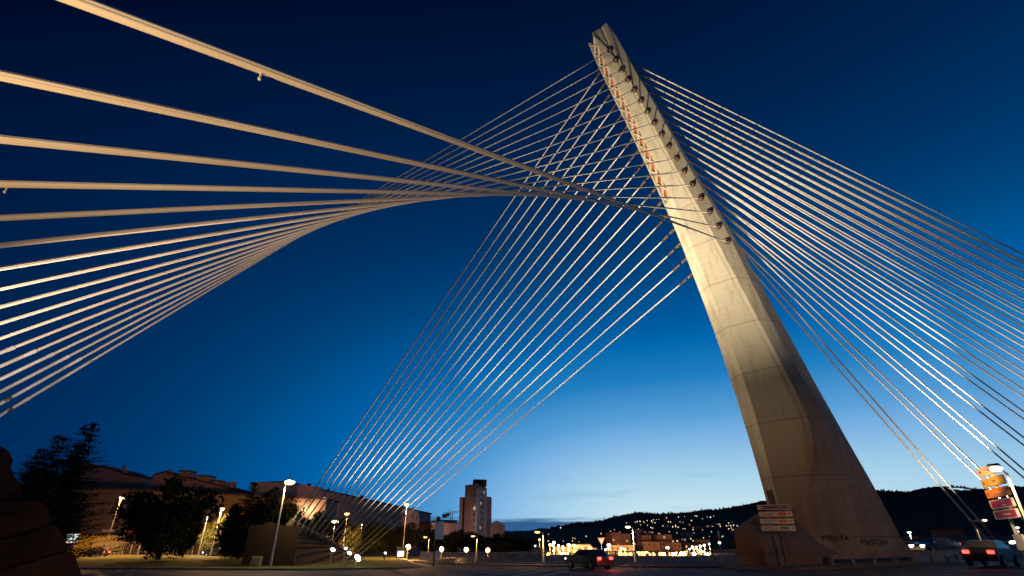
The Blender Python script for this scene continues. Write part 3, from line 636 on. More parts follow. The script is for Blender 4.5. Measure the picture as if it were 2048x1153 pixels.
# lamps of the town across the river (glare-sized heads) : pixel column, row, kind
TOWN=[(1079,1080,'s'),(1100,1090.5,'s'),(1108,1086,'s'),(1107,1093,'s'),(1117,1092,'w'),(1126,1094.5,'s'),(1136,1090.5,'w'),(1138.5,1090.5,'w'),(1147,1091.5,'s'),(1149,1092,'s'),(1154.5,1095,'s'),(1165,1096,'s'),(1166,1098.5,'s'),(1178,1098,'s'),(1182,1096.5,'s'),(1181,1100,'s'),(1088,1102.5,'s'),(1097,1108,'s'),(1095.5,1110.5,'s'),(1080,1102,'w'),(1070,1092,'w'),(1120.5,1105.5,'s'),(1125,1107,'s'),(1130.5,1106.5,'s'),(1136,1107.5,'s'),(1107,1103,'s'),(1153,1113,'w'),(1157,1113.5,'w'),(1161.5,1113.5,'w'),(1185,1107,'g'),(1198.5,1105,'s'),(1203,1107.5,'s'),(1216,1090.5,'w'),(1219,1090.5,'w'),(1216,1098,'w'),(1211,1100,'w'),(1240,1105,'s'),(1241,1109,'s'),(1251,1109.5,'s'),(1261,1109.5,'s'),(1269,1109.5,'s'),(1242,1098,'s'),(1250,1100,'s'),(1275,1104,'s'),(1278,1106.5,'s'),(1284,1104.5,'s'),(1290,1105,'s'),(1294.5,1105,'s'),(1281,1109.5,'s'),(1287,1109.5,'s'),(1299,1108,'s'),(1300,1110,'s'),(1306,1109.5,'s'),(1320,1109,'s'),(1323,1109.5,'s'),(1328,1109,'s'),(1333,1096,'w'),(1336,1096,'w'),(1342,1109,'s'),(1346,1109,'s'),(1350,1109,'s'),(1353,1106,'s'),(1363,1109,'s'),(1366,1109.5,'s'),(1371,1109,'s'),(1369.5,1103.5,'s'),(1374,1102,'s'),(1379,1099,'w'),(1385,1095,'w'),(1392.5,1094.5,'w'),(1400.5,1093,'w'),(1408.5,1091,'w'),(1418.5,1088.5,'w'),(1439,1086,'w'),(1482,1083,'w'),(1388,1101,'s'),(1395,1100.5,'s'),(1399,1101.5,'s'),(1402.5,1102,'s'),(1407,1104,'s'),(1386,1108.5,'w'),(1390,1108.5,'w'),(1411,1108.5,'w'),(1416,1108.5,'w')]
rnd=random.Random(11)
def far_lamp(px,py,Yd,kind,size,name,label,group,zb=None):
    c=at(px,py,Yd); zb_=(-4.6 if zb is None else c.z-zb)
    t=empty(name,(c.x,c.y,zb_),label=label,cat='street lamp',group=group)
    mb=MB(); mb.tube((c.x,c.y,min(zb_,c.z-1)),(c.x,c.y,c.z),.10,n=5); child(mb.build('pole',M['steel']),t)
    key={'s':'e_far','w':'e_white','g':'e_green','o':'e_small'}[kind]
    mb=MB(); mb.ball(c,size,n=7,m=5); child(mb.build('lens',M[key]),t); return c
M['e_green']=em('green_signal_glow',(.1,.9,.55),5)
lm={'s':'orange','w':'cold white','g':'green'}
for i,(px,py,kd) in enumerate(TOWN):
    sz=rnd.uniform(.5,.85)*(1.4 if py>1108.5 and 1235<px<1375 else 1); Yd=330 if py<1108 else 300
    c_=far_lamp(px,py,Yd,kd,sz,'street_lamp','distant %s town light in the cluster across the river'%lm[kd],'%s town lights across the river'%lm[kd])
    if i%19==3: light('lamp_light','SPOT',(c_.x,c_.y-3,c_.z+2),60000,SOD if kd=='s' else WHITE,size=.5,target=(c_.x,c_.y+2,c_.z-5),cone=168,blend=.3)
    if i%19==3:
        l_=bpy.data.objects[-1] if False else [o for o in col.objects if o.type=='LIGHT'][-1]; child(l_,[o for o in col.objects if o.get('category')=='street lamp'][-1])
HILL=[(1253,1046),(1270.5,1045),(1274.5,1043.5),(1280,1043),(1287,1043.5),(1288.5,1045.5),(1294.5,1041.5),(1307,1040),(1303,1042),(1304.5,1045),(1313,1039.5),(1317.5,1039),(1333,1036.5),(1336.5,1044),(1357,1034.5),(1369,1033.5),(1360,1044.5),(1366,1045.5),(1390,1032),(1393.5,1032.5),(1383,1041.5),(1405,1038),(1414.5,1034),(1421,1035),(1427,1032.5),(1423,1044),(1439.5,1049),(1457.5,1046.5),(1453,1052),(1458,1051),(1461.5,1052),(1465,1044.5),(1471.5,1042.5),(1473,1051),(1477,1049),(1463,1056.5),(1464.5,1061),(1302,1055.5),(1326,1052.5),(1335.5,1053.5),(1345.5,1054),(1351,1051.5),(1356.5,1055),(1366,1058),(1370,1058),(1388,1051),(1385,1051.5),(1382,1061),(1388,1066.5),(1407,1076),(1316.5,1067),(1325,1066),(1328,1069),(1338.5,1064),(1316,1075),(1323.5,1076),(1335,1081),(1345,1083),(1355.5,1082.5),(1354,1066.5),(1381.5,1078),(1386,1082),(1270.5,1088.5),(1291,1086),(1304.5,1096.5),(1310,1098),(1315,1096.5),(1249,1079),(1245,1078),(1214,1080),(1218,1080.5),(1226,1079),(1221,1063),(1097,1069),(1096.5,1082.5),(1126.5,1082.5),(1145,1082),(1158,1084),(1206,1081),(1295,1051),(1281,1050),(1310,1046),(1341,1044.5),(1423,1064),(1405,1060.5),(1375,1045),(1786,1014),(1931,1056)]
for _ in range(46): HILL.append((rnd.uniform(1262,1475) if rnd.random()<.8 else rnd.uniform(1090,1260),rnd.uniform(1050,1090)))
for px,py in HILL:
    # put each lamp on the hill slope: distance from how high it is seen
    k=min(1,max(.05,(1086-py)/60.)); Yd=430+430*k
    c=at(px,py,Yd); far_lamp(px,py,Yd,('w' if rnd.random()<.07 else 'o'),rnd.uniform(.22,.5)*Yd/480,'street_lamp','tiny warm light on the dark wooded hillside','tiny lights on the hillside',zb=5)

# ------------------------------------------------------------------ buildings
def box_building(name,p0,p1,depth,ztop,zbot,label,wm,roof=None,roofh=0,cat='building',hip=False):
    """front wall from plan point p0 to p1, going back by depth"""
    p0=Vector((p0[0],p0[1],0));p1=Vector((p1[0],p1[1],0)); d=(p1-p0).normalized(); n=Vector((-d.y,d.x,0))
    if n.y<0: n=-n
    z0,z1=(ztop if isinstance(ztop,tuple) else (ztop,ztop))
    t=empty(name,(p0.x,p0.y,zbot),label=label,cat=cat)
    q=[p0,p1,p1+n*depth,p0+n*depth]; mb=MB(); H=[z0,z1,z1,z0]
    mb.add([v+Vector((0,0,zbot)) for v in q]+[v+Vector((0,0,h)) for v,h in zip(q,H)],[(0,1,5,4),(1,2,6,5),(2,3,7,6),(3,0,4,7),(4,5,6,7)])
    child(fixn(mb.build('wall',wm)),t)
    if roof:
        e=.5; mb=MB(); L=(p1-p0).length
        def R(u,v,z): return p0+d*u+n*v+Vector((0,0,z))
        if roofh>0:
            vs=[R(-e,-e,z0),R(L+e,-e,z1),R(L+e,depth+e,z1),R(-e,depth+e,z0),R((L*.12 if hip else -e),depth/2,z0+roofh),R((L*.88 if hip else L+e),depth/2,z1+roofh)]
            vs=[v+Vector((0,0,.02)) for v in vs]+[v+Vector((0,0,-.16)) for v in vs[:4]]
            mb.add(vs,[(0,1,5,4),(1,2,5),(2,3,4,5),(3,0,4),(0,1,7,6),(1,2,8,7),(2,3,9,8),(3,0,6,9)])
        else:
            vs=[R(-e,-e,z0),R(L+e,-e,z1),R(L+e,depth+e,z1),R(-e,depth+e,z0)]; mb.add([v+Vector((0,0,.01)) for v in vs]+[v+Vector((0,0,.4)) for v in vs],[(0,1,2,3),(4,5,6,7),(0,1,5,4),(1,2,6,5),(2,3,7,6),(3,0,4,7)])
        child(fixn(mb.build('roof',roof)),t)
    return t,p0,d,n
def window(t,p0,d,n,u,z,w,h,m,frame=True):
    f=MB(); a=p0+d*u+Vector((0,0,z))-n*.03
    def q(uu,vv,k): return a+d*uu+Vector((0,0,vv))-n*k
    def bx(mb,u0,u1,v0,v1,k0,k1):
        vs=[q(x,y,k) for k in (k0,k1) for x,y in ((u0,v0),(u1,v0),(u1,v1),(u0,v1))]; mb.add(vs,[(0,1,2,3),(7,6,5,4),(0,1,5,4),(1,2,6,5),(2,3,7,6),(3,0,4,7)])
    e=.09; bx(f,-e,0,-e,h+e,-.05,.05); bx(f,w,w+e,-e,h+e,-.05,.05); bx(f,0,w,-e,0,-.05,.08); bx(f,0,w,h,h+e,-.05,.05); bx(f,w/2-.03,w/2+.03,0,h,-.04,.04)
    fo=child(f.build('window',M['palewall']),t); g=MB(); bx(g,0,w,0,h,-.05,0.01); po=g.build('pane',m); po.parent=fo; po.matrix_parent_inverse=Matrix.LocRotScale(t.location,t.rotation_euler,t.scale).inverted(); po.matrix_parent_inverse=Matrix.Identity(4); 
    po.location=(0,0,0)
    return fo
# long brown warehouse behind the lawn
a=at(60,1086,135); b=at(640,1086,140); za=top_at(a,973); zb=top_at(b,1000)
t,p0,d,n=box_building('warehouse',a,b,14,(za,zb),-1,'long blank brown building behind the lawn',M['wharf'],M['roof'])
# band of shop fascia, shutters
def facade_box(t,px0,px1,py0,py1,Yd,th,name,m):
    A=at(px0,py0,Yd);B=at(px1,py1,Yd); mb=MB(); mb.box(A.x,B.x,Yd,Yd+th,min(A.z,B.z),max(A.z,B.z)); return child(mb.build(name,m),t)
facade_box(t,205,235,1059,1067,134.2,.5,'shop_sign',M['signw']); facade_box(t,235.6,261,1060,1070.5,134.2,.5,'shop_sign',M['signo']); facade_box(t,205,234,1067.5,1069.5,134.2,.45,'shop_sign',M['signp'])
facade_box(t,209,232,1070,1082,134.3,.3,'shop_window',M['signw']); facade_box(t,240,262,1072,1092,134.5,.2,'shutter',M['win'])
for x0 in (300,330,360,392,424): facade_box(t,x0,x0+20,1074,1096,134.7,.2,'shutter',M['win'])
facade_box(t,455,482,1078,1090,134.4,.3,'shop_window',M['e_win'])
# low cream garage left of the fence
a=at(150,1086,112); b=at(192,1086,112); t,p0,d,n=box_building('garage',a,b,8,top_at(a,1069),-1,'low cream garage behind the conifer branches',M['signy'],M['roof'])
a=gat(128,104); b=a+Vector((2.1,0,0)); t=empty('billboard',tuple(a),label='brightly lit white and red poster box by the conifer',cat='billboard')
mb=MB(); mb.box(a.x-.1,a.x+2.2,a.y,a.y+.35,top_at(a,1092),top_at(a,1068)); child(mb.build('case',M['steel']),t)
mb=MB(); mb.box(a.x,a.x+2.1,a.y-.04,a.y-.005,top_at(a,1086),top_at(a,1069)); child(mb.build('poster',M['e_cyan']),t)
mb=MB(); mb.box(a.x,a.x+2.1,a.y-.045,a.y-.005,top_at(a,1091),top_at(a,1086.4)); child(mb.build('poster_strip',M['e_redp']),t)
mb=MB(); mb.tube(a+Vector((1.05,.2,0)),a+Vector((1.05,.2,1.2)),.12,n=8); child(mb.build('post',M['steel']),t)
# gabled houses behind the warehouse
def gable(pts,Yd,depth,label,wm,lean=0.,chim=(),dorm=(),wins=()):
    """street wall outline by bearing; extruded back"""
    P=[at(x,y,Yd) for x,y in pts]; t=empty('house',(P[0].x,Yd,-1),label=label,cat='house')
    base=[Vector((P[0].x,Yd,-1)),Vector((P[-1].x,Yd,-1))]; poly=[base[0]]+P+[base[1]]
    k=len(poly); mb=MB(); mb.add(poly+[v+Vector((0,depth,0)) for v in poly],[tuple(range(k)),tuple(range(2*k-1,k-1,-1)),(0,k,2*k-1,k-1)]+[(i,i+1,k+i+1,k+i) for i in (0,k-2)]); child(fixn(mb.build('wall',wm)),t)
    mb=MB(); n=len(P)
    up=Vector((0,0,.35)); F0=[v+Vector((0,-.5,0)) for v in P]; B0=[v+Vector((0,depth+.3,0)) for v in P]
    mb.add(F0+B0+[v+up for v in F0]+[v+up for v in B0],[(i,i+1,n+i+1,n+i) for i in range(n-1)]+[(2*n+i,2*n+i+1,3*n+i+1,3*n+i) for i in range(n-1)]+[(i,i+1,2*n+i+1,2*n+i) for i in range(n-1)]+[(n+i,n+i+1,3*n+i+1,3*n+i) for i in range(n-1)]+[(0,n,3*n,2*n),(n-1,2*n-1,4*n-1,3*n-1)])
    rf=child(fixn(mb.build('roof',M['roof'])),t)
    for x,y0,y1 in chim:
        A=at(x,y0,Yd+1);B=at(x,y1,Yd+1); mb=MB(); mb.box(A.x-.4,A.x+.4,Yd+.6,Yd+1.4,A.z,B.z); mb.box(A.x-.5,A.x+.5,Yd+.5,Yd+1.5,B.z,B.z+.2); child(mb.build('chimney',M['brick']),t)
    for x0,x1,y0,y1 in dorm:
        A=at(x0,y0,Yd-.2);B=at(x1,y1,Yd-.2); mb=MB(); mb.box(A.x,B.x,Yd-.2,Yd+4,A.z,B.z); child(mb.build('dormer',wm),t); mb=MB(); mb.box(A.x-.4,B.x+.4,Yd-.6,Yd+4,B.z,B.z+.3); child(mb.build('dormer_roof',M['roof']),t)
    for x0,x1,y0,y1,mm in wins:
        A=at(x0,y0,Yd-.1);B=at(x1,y1,Yd-.1); mb=MB(); mb.box(A.x-.12,B.x+.12,Yd-.14,Yd-.02,A.z-.12,B.z+.12); f=child(mb.build('window',M['palewall']),t)
        mb=MB(); mb.box(A.x,B.x,Yd-.16,Yd-.03,A.z,B.z); child(mb.build('pane',M[mm]),t)
    return t
gable([(150,925),(208,935),(225,940),(240,946),(262,953),(284,957)],165,14,'rose gabled terrace with a stepped roofline right of the conifers',M['pinkwall'],chim=[(228,942,936),(244,948,933),(249,950,942)])
gable([(304,957),(312,950),(332,944.5),(342,949),(352,953),(380,958),(420,968),(436,972),(455,977),(485,985)],160,16,'rose house with dormers and a lit attic window',M['pinkwall'],chim=[(339,948,941),(383,960,950),(442,975,966),(454,978,965),(462,980,966),(467,981,967)],dorm=[(357,377,955,943),(392,417,966,953),(421,438,975,963)],wins=[(421,427,991,985,'e_win'),(368,374,964,958,'win'),(440,446,990,984,'win'),(345,350,975,968,'win'),(400,405,985,978,'win')])
# long brick block receding to the right
a=at(486,1086,150); b=at(862,1086,260); za=top_at(a,964.5); a2=at(640,1086,180)
def longblock():
    A=at(488,1086,150);A2=at(549,1086,158);B=at(858,1086,250)
    zA=top_at(A,965);zB=top_at(B,1029)
    t,p0,d,n=box_building('apartment_block',(A2.x,A2.y),(B.x,B.y),12,(top_at(A2,965.5),zB),-1,'long dim brick apartment block seen behind the thin backstays',M['brick'],M['roof'])
    # end wing
    mb=MB(); q=[Vector((A.x,A.y,0)),Vector((A2.x,A2.y,0)),Vector((A2.x+6,A2.y+14,0)),Vector((A.x+6,A.y+14,0))]; zz=[zA,top_at(A2,965.5)]*1; zz=[zz[0],zz[1],zz[1],zz[0]]
    mb.add([v+Vector((0,0,-1)) for v in q]+[v+Vector((0,0,z)) for v,z in zip(q,zz)],[(0,1,5,4),(1,2,6,5),(2,3,7,6),(3,0,4,7),(4,5,6,7)]); child(fixn(mb.build('wing',M['brick'])),t)
    L=(Vector((B.x,B.y,0))-Vector((A2.x,A2.y,0))).length; zt_=lambda u:top_at(A2,965.5)+(zB-top_at(A2,965.5))*u/L
    rr=random.Random(3)
    for row in range(3):
        for k in range(24):
            u=3+k*(L-6)/24; z=zt_(u)-3.2-row*3.3
            m=M['win']
            if row==0 and k in (3,4): m=M['e_winw']
            elif rr.random()<.06: m=M['e_win']
            if rr.random()<.12: continue
            window(t,p0,d,n,u,z,1.7,1.3,m)
    for k in range(9):
        u=4+k*L/9.5; mb=MB(); c=p0+d*u+n*3; mb.box(c.x-.5,c.x+.5,c.y-.5,c.y+.5,zt_(u),zt_(u)+rr.uniform(1.0,2.0)); child(mb.build('chimney',M['roof']),t)
    for u in (6,L*.45,L*.62):
        c=p0+d*u+n*4+Vector((0,0,zt_(u))); mb=MB(); mb.tube(c,c+Vector((0,0,4)),.05,n=5)
        for j in range(4): mb.tube(c+Vector((-.8,0,2.4+j*.4)),c+Vector((.8,0,2.4+j*.4)),.03,n=4)
        child(mb.build('aerial',M['darkpole']),t)
longblock()
# tower block with wings
def tower():
    Yd=300
    A=at(926,1086,Yd);Bm=at(950,1086,Yd-8);C=at(971,1086,Yd+16)
    ztop=top_at(A,973); t=empty('tower_block',(A.x,A.y,-4),label='tall pinkish tower block with two lower wings, a few windows lit',cat='building')
    z2=top_at(Bm,973.5)
    q=[Vector((A.x,A.y,0)),Vector((Bm.x,Bm.y,0)),Vector((C.x,C.y,0)),Vector((A.x+(C.x-Bm.x),A.y+(C.y-Bm.y),0))]
    def pris(q,z0,z1,name,m):
        mb=MB(); mb.add([v+Vector((0,0,z0)) for v in q]+[v+Vector((0,0,z1)) for v in q],[(0,1,5,4),(1,2,6,5),(2,3,7,6),(3,0,4,7),(4,5,6,7)]); return child(fixn(mb.build(name,m)),t)
    pris(q,-4,ztop,'wall',M['pinkwall']); zt_=ztop
    # coping
    q2=[v+(v-(q[0]+q[2])/2).normalized()*.3 for v in q]; pris(q2,ztop,ztop+.5,'coping',M['brick'])
    c=(q[0]+q[2])/2; pris([c+Vector((-1,-5,0)),c+Vector((6,-3,0)),c+Vector((5,2,0)),c+Vector((-2,0,0))],ztop+.4,ztop+4,'plant_room',M['roof'])
    # pale side bay strips
    d=(q[2]-q[1]).normalized(); n=Vector((d.y,-d.x,0)); n=n if n.y<0 else -n; L=(q[2]-q[1]).length
    for u0,u1 in ((.8,L*.34),(L*.86,L*.99)):
        p=q[1]+d*u0+n*.2;p_=q[1]+d*u1+n*.2; mb=MB(); v=[p,p_,p_-n*.4,p-n*.4]; pr=pris(v,-4,ztop-1.5,'pale_bay',M['palewall'])
    # front face windows column near right corner + side windows
    df=(q[1]-q[0]).normalized(); nf=Vector((df.y,-df.x,0)); nf=nf if nf.y<0 else -nf; Lf=(q[1]-q[0]).length
    fl=(ztop+2)/12.5
    for k in range(12):
        z=ztop-3.2-k*3.05
        window(t,q[0],df,-nf,Lf-2.2,z,1.6,1.5,M['e_win'] if k==3 else M['win'])
        for ui,u in enumerate((L*.40,L*.55,L*.70)):
            m=M['win']
            if (k,ui) in ((0,2),(2,0)): m=M['e_winw']
            if (k,ui)==(6,0): m=M['e_win']
            window(t,q[1],d,-n,u,z,1.6,1.5,m)
    # wings
    wz=top_at(A,993); w0=at(915.5,1086,Yd+6); w1=at(927,1086,Yd+6)
    pris([Vector((w0.x,w0.y,0)),Vector((w1.x,w1.y,0)),Vector((w1.x,w1.y+12,0)),Vector((w0.x+1,w0.y+12,0))],-4,wz,'wing',M['brick'])
    w0=at(969.5,1086,Yd+15); w1=at(980.5,1086,Yd+20)
    pris([Vector((w0.x,w0.y,0)),Vector((w1.x,w1.y,0)),Vector((w1.x,w1.y+12,0)),Vector((w0.x,w0.y+12,0))],-4,top_at(w0,993),'wing',M['brick'])
tower()
a=at(860,1086,230); b=at(913,1086,236); t,p0,d,n=box_building('apartment_block',a,b,12,(top_at(a,1046),top_at(b,1047)),-4,'low flat roofed block with a railing left of the tower block',M['pinkwall'],M['roof'])
t,p0,d,n=box_building('house',at(884,1086,262),at(912,1086,266),12,top_at(at(884,1086,262),1042),-4,'small upper storey between crane and tower block',M['brick'],M['roof'])
gable([(981,1053),(987,1046),(993,1043),(1001,1046),(1009,1052)],290,10,'dark gabled house just right of the tower block',M['roof'])
# crane
def crane():
    Yd=330; b=at(900.5,1086,Yd); zt_=top_at(b,1027); t=empty('tower_crane',(b.x,b.y,-4),label='thin tower crane against the sky left of the tower block',cat='crane')
    mb=MB()
    for dx,dy in ((-.6,-.6),(.6,-.6),(.6,.6),(-.6,.6)): mb.tube((b.x+dx,b.y+dy,-4),(b.x+dx,b.y+dy,zt_),.13,n=4)
    z=-4
    while z<zt_-1.5: mb.tube((b.x-.6,b.y-.6,z),(b.x+.6,b.y-.6,z+1.5),.1,n=4); mb.tube((b.x+.6,b.y-.6,z+1.5),(b.x-.6,b.y-.6,z+3),.1,n=4); z+=3
    child(mb.build('mast',M['darkpole']),t)
    e0=at(886,1030,Yd); e1=at(916,1026,Yd); top=at(900.5,1019,Yd)
    mb=MB(); 
    for dz in (0,.9): mb.tube(e0+Vector((0,0,dz)),e1+Vector((0,0,dz)),.13,n=4)
    for i in range(10): mb.tube(e0.lerp(e1,i/10),e0.lerp(e1,(i+1)/10)+Vector((0,0,.9)),.09,n=4)
    child(mb.build('jib',M['darkpole']),t)
    mb=MB(); mb.tube(at(900.5,1027,Yd),top,.2,.08,n=4); mb.tube(top,e1.lerp(e0,.15),.05,n=4); mb.tube(top,e0,.05,n=4); child(mb.build('tower_top',M['darkpole']),t)
    mb=MB(); mb.box(e0.x-.4,e0.x+2.4,Yd-.8,Yd+.8,e0.z-1.6,e0.z+.4); child(mb.build('counterweight',M['darkpole']),t)
    mb=MB(); c=at(896,1030,Yd); mb.box(c.x-.6,c.x+.9,Yd-.8,Yd+.8,c.z-.9,c.z+.9); child(mb.build('cab',M['darkpole']),t)
crane()
# buildings of the far bank
rr=random.Random(21)
FB=[(1062,1092,1098,318,'palewall','pale low shed at the left of the town lights'),(1108,1135,1095,345,'pinkwall','dim orange lit block behind the white town light'),(1140,1180,1090,350,'palewall','wide pale block in the middle of the town lights'),(1180,1192,1097,340,'brick','narrow dark block between town lights'),(1224,1243,1066,420,'brick','brick block on the slope left of the give way sign'),(1243,1262,1068,425,'brick','brick block on the slope behind the hooked lamp'),(1220,1266,1091,360,'palewall','pale flat shed below the brick blocks'),(1318,1345,1070,430,'brick','dim block low on the hillside right of the give way sign'),(1286,1304,1071,428,'brick','dim block on the slope beside the give way sign'),(1285,1320,1084,400,'pinkwall','orange lit terrace wall on the slope'),(1322,1345,1083,405,'pinkwall','dim orange terrace on the slope'),(1346,1362,1086,392,'brick','small block among the slope lights'),(1368,1400,1088,398,'roof','dark shed at the foot of the hill'),(1404,1420,1080,420,'brick','dim house low on the right of the slope')]
for x0,x1,y,Yd,m,lb in FB:
    a=at(x0,1086,Yd); b=at(x1,1086,Yd+2); zt_=top_at(a,y); t,p0,d,n=box_building('building',a,b,10,zt_,min(-5,zt_-9),lb,M[m],M['roof'])
    L=(Vector((b.x,b.y,0))-p0).length; nfl=max(1,int((zt_+4)/3.2)) if zt_+4>3 else 1
    for fl in range(min(nfl,3)):
        for k in range(max(2,int(L/3.4))):
            u=.8+k*3.3
            if u+1.3<L: window(t,p0,d,n,u,zt_-2.4-fl*3.1,1.2,1.2,M['e_win'] if rr.random()<.14 else M['win'])
# hillside houses
for i,(x,y,w,lb) in enumerate([(1300,1062,9,'small dim house under the left hillside lights'),(1336,1070,10,'small house at the centre of the hillside'),(1352,1078,9,'small pale house low on the slope'),(1375,1064,11,'small house in the gap between hillside lights'),(1395,1052,12,'long low house high on the hillside'),(1420,1050,10,'low house right of the long hillside house'),(1330,1057,10,'low house beneath the upper lights'),(1365,1076,8,'tiny house low right on the slope'),(1383,1047,9,'house with orange lit wall high on the slope'),(1432,1046,9,'uppermost right house on the slope')]):
    k=min(1,max(.05,(1086-y)/60.)); Yd=425+420*k; c=at(x,y,Yd); 
    t,p0,d,n=box_building('house',(c.x-w/2,Yd),(c.x+w/2,Yd+1),7,c.z,c.z-7,lb,M['palewall' if i%2 else 'brick'],M['roof'],2.2,cat='house')
    for u in (1.2,w-2.6): window(t,p0,d,n,u,c.z-2.3,1.3,1.3,M['e_win'] if (i+int(u))%3==0 else M['win'])
# grey green building right of the pylon
a=at(1838,1086,150); b=at(2085,1086,150); t,p0,d,n=box_building('embankment_wall',a,b,6,top_at(a,1072.5),-5,'plain greenish grey wall beyond the bridge parapet',M['greywall'],cat='wall')
a=at(1938,1086,170); b=at(2090,1086,170); box_building('building',a,b,14,top_at(a,1058),-5,'dark building behind the greenish grey wall',M['win'],M['roof'])

# ------------------------------------------------------------------ railing, barriers, parapet
t=empty('railing',(RAIL[3][0],RAIL[3][1],gz(RAIL[3][0])),label='long metal railing of close upright bars along the river side',cat='railing')
def along(path,step):
    out=[]; carry=0
    for a,b in zip(path[:-1],path[1:]):
        a=Vector((*a,0));b=Vector((*b,0)); L=(b-a).length; s=carry
        while s<L: out.append(a.lerp(b,s/L)); s+=step
        carry=s-L
    return out
pts=along(RAIL,.13); mb=MB()
for p in pts: z=gz(p.x)+.12; mb.tube((p.x,p.y,z+.12),(p.x,p.y,z+.98),.019,n=4,caps=False)
child(mb.build('bars',M['steel']),t)
for p in along(RAIL,1.75):
    mb=MB(); z=gz(p.x)+.12; mb.box(p.x-.045,p.x+.045,p.y-.045,p.y+.045,z,z+1.04); child(mb.build('post',M['steel']),t)
for hgt,r,nm in ((1.05,.04,'top_rail'),(.12,.025,'bottom_rail')):
    mb=MB(); mb.path([(x,y,gz(x)+.12+hgt) for x,y in RAIL],r,8); child(mb.build(nm,M['steel']),t)
# low wooden-topped barrier in front of the pylon, on short posts
BAR=[(22.2,39.9),(26.5,40.3),(31.2,41.3),(36,44.3),(41.5,48.4),(47,51.3),(60,53.9),(80,57.5)]
t=empty('guard_rail',(BAR[1][0],BAR[1][1],gz(BAR[1][0])),label='low thick guard rail on short posts before the pylon foot',cat='guard rail')
def beam(path,z0,z1,w,m,name,tt):
    mb=MB()
    for a,b in zip(path[:-1],path[1:]):
        a=Vector((*a,0));b=Vector((*b,0)); d=(b-a).normalized(); n=Vector((-d.y,d.x,0))*w/2
        q=[a-n,b-n,b+n,a+n]; mb.add([v+Vector((0,0,gz(v.x)+z0)) for v in q]+[v+Vector((0,0,gz(v.x)+z1)) for v in q],[(0,1,2,3),(4,5,6,7),(0,1,5,4),(1,2,6,5),(2,3,7,6),(3,0,4,7)])
    return child(fixn(mb.build(name,m)),tt)
beam(BAR,.52,.84,.22,M['kerb'],'beam',t)
for p in along(BAR,1.6):
    mb=MB(); z=gz(p.x); mb.box(p.x-.09,p.x+.09,p.y-.09,p.y+.09,z,z+.52); child(mb.build('post',M['kerb']),t)
t=empty('bridge_parapet',tuple(P3(-24,-11,.84)),label='plain parapet along the far edge of the bridge deck',cat='parapet')
mb=MB(); q=[P3(-6,-11,0),P3(-150,-11,0),P3(-150,-11.4,0),P3(-6,-11.4,0)]; mb.add([v+Vector((0,0,-1)) for v in q]+[v+Vector((0,0,1.72)) for v in q],[(0,1,2,3),(4,5,6,7),(0,1,5,4),(1,2,6,5),(2,3,7,6),(3,0,4,7)]); child(fixn(mb.build('wall',M['kerb'])),t)
mb=MB(); mb.tube(P3(-6,-11.2,1.9),P3(-150,-11.2,1.9),.05,n=8)
for i in range(60): mb.tube(P3(-7-i*2.4,-11.2,1.7),P3(-7-i*2.4,-11.2,1.9),.04,n=6)
child(mb.build('handrail',M['pole']),t)
# mesh fence in front of the warehouse
t=empty('fence',tuple(gat(190,108)),label='wire mesh fence with slanting posts in front of the shops',cat='fence')
mb=MB(); a=gat(188,106);b=gat(445,108)
k=0
while k<=1.0:
    p=a.lerp(b,k); p.z=gz(p.x)+.1; mb.tube(p,p+Vector((0,0,2.3)),.045,n=6); k+=.06
child(mb.build('posts',M['pole']),t); mb=MB()
for hh in (.15,2.3): mb.tube(a+Vector((0,0,hh)),b+Vector((0,0,hh)),.03,n=5)
nb=150
for i in range(nb):
    p=a.lerp(b,i/nb); p.z=gz(p.x)+.1; mb.tube(p,p+Vector((0,0,2.2)),.008,n=3,caps=False)
for j in range(8): mb.tube(a+Vector((0,0,.3+j*.25)),b+Vector((0,0,.3+j*.25)),.008,n=3,caps=False)
child(mb.build('wire_mesh',M['steel']),t)
beam([(gat(120,104).x,104),(gat(442,104).x,104)],0.1,.32,.3,M['kerb'],'kerb_edge',t)
# utility cabinet & box by the lamp
b=gat(518,60); t=empty('utility_cabinet',tuple(b),label='small slanted grey brown cabinet on the grass left of the tall lamp',cat='cabinet')
mb=MB(); z=b.z+.1; mb.add([(b.x-.55,b.y,z),(b.x+.5,b.y,z),(b.x+.55,b.y,z+.9),(b.x-.4,b.y,z+.95),(b.x-.55,b.y+.4,z),(b.x+.5,b.y+.4,z),(b.x+.55,b.y+.4,z+.9),(b.x-.4,b.y+.4,z+.95)],[(0,1,2,3),(7,6,5,4),(0,4,5,1),(1,5,6,2),(2,6,7,3),(3,7,4,0)]); child(fixn(mb.build('body',M['kerb'])),t)
mb=MB(); mb.box(b.x-.42,b.x+.42,b.y-.03,b.y-.004,z+.12,z+.78); child(mb.build('door',M['pave']),t)

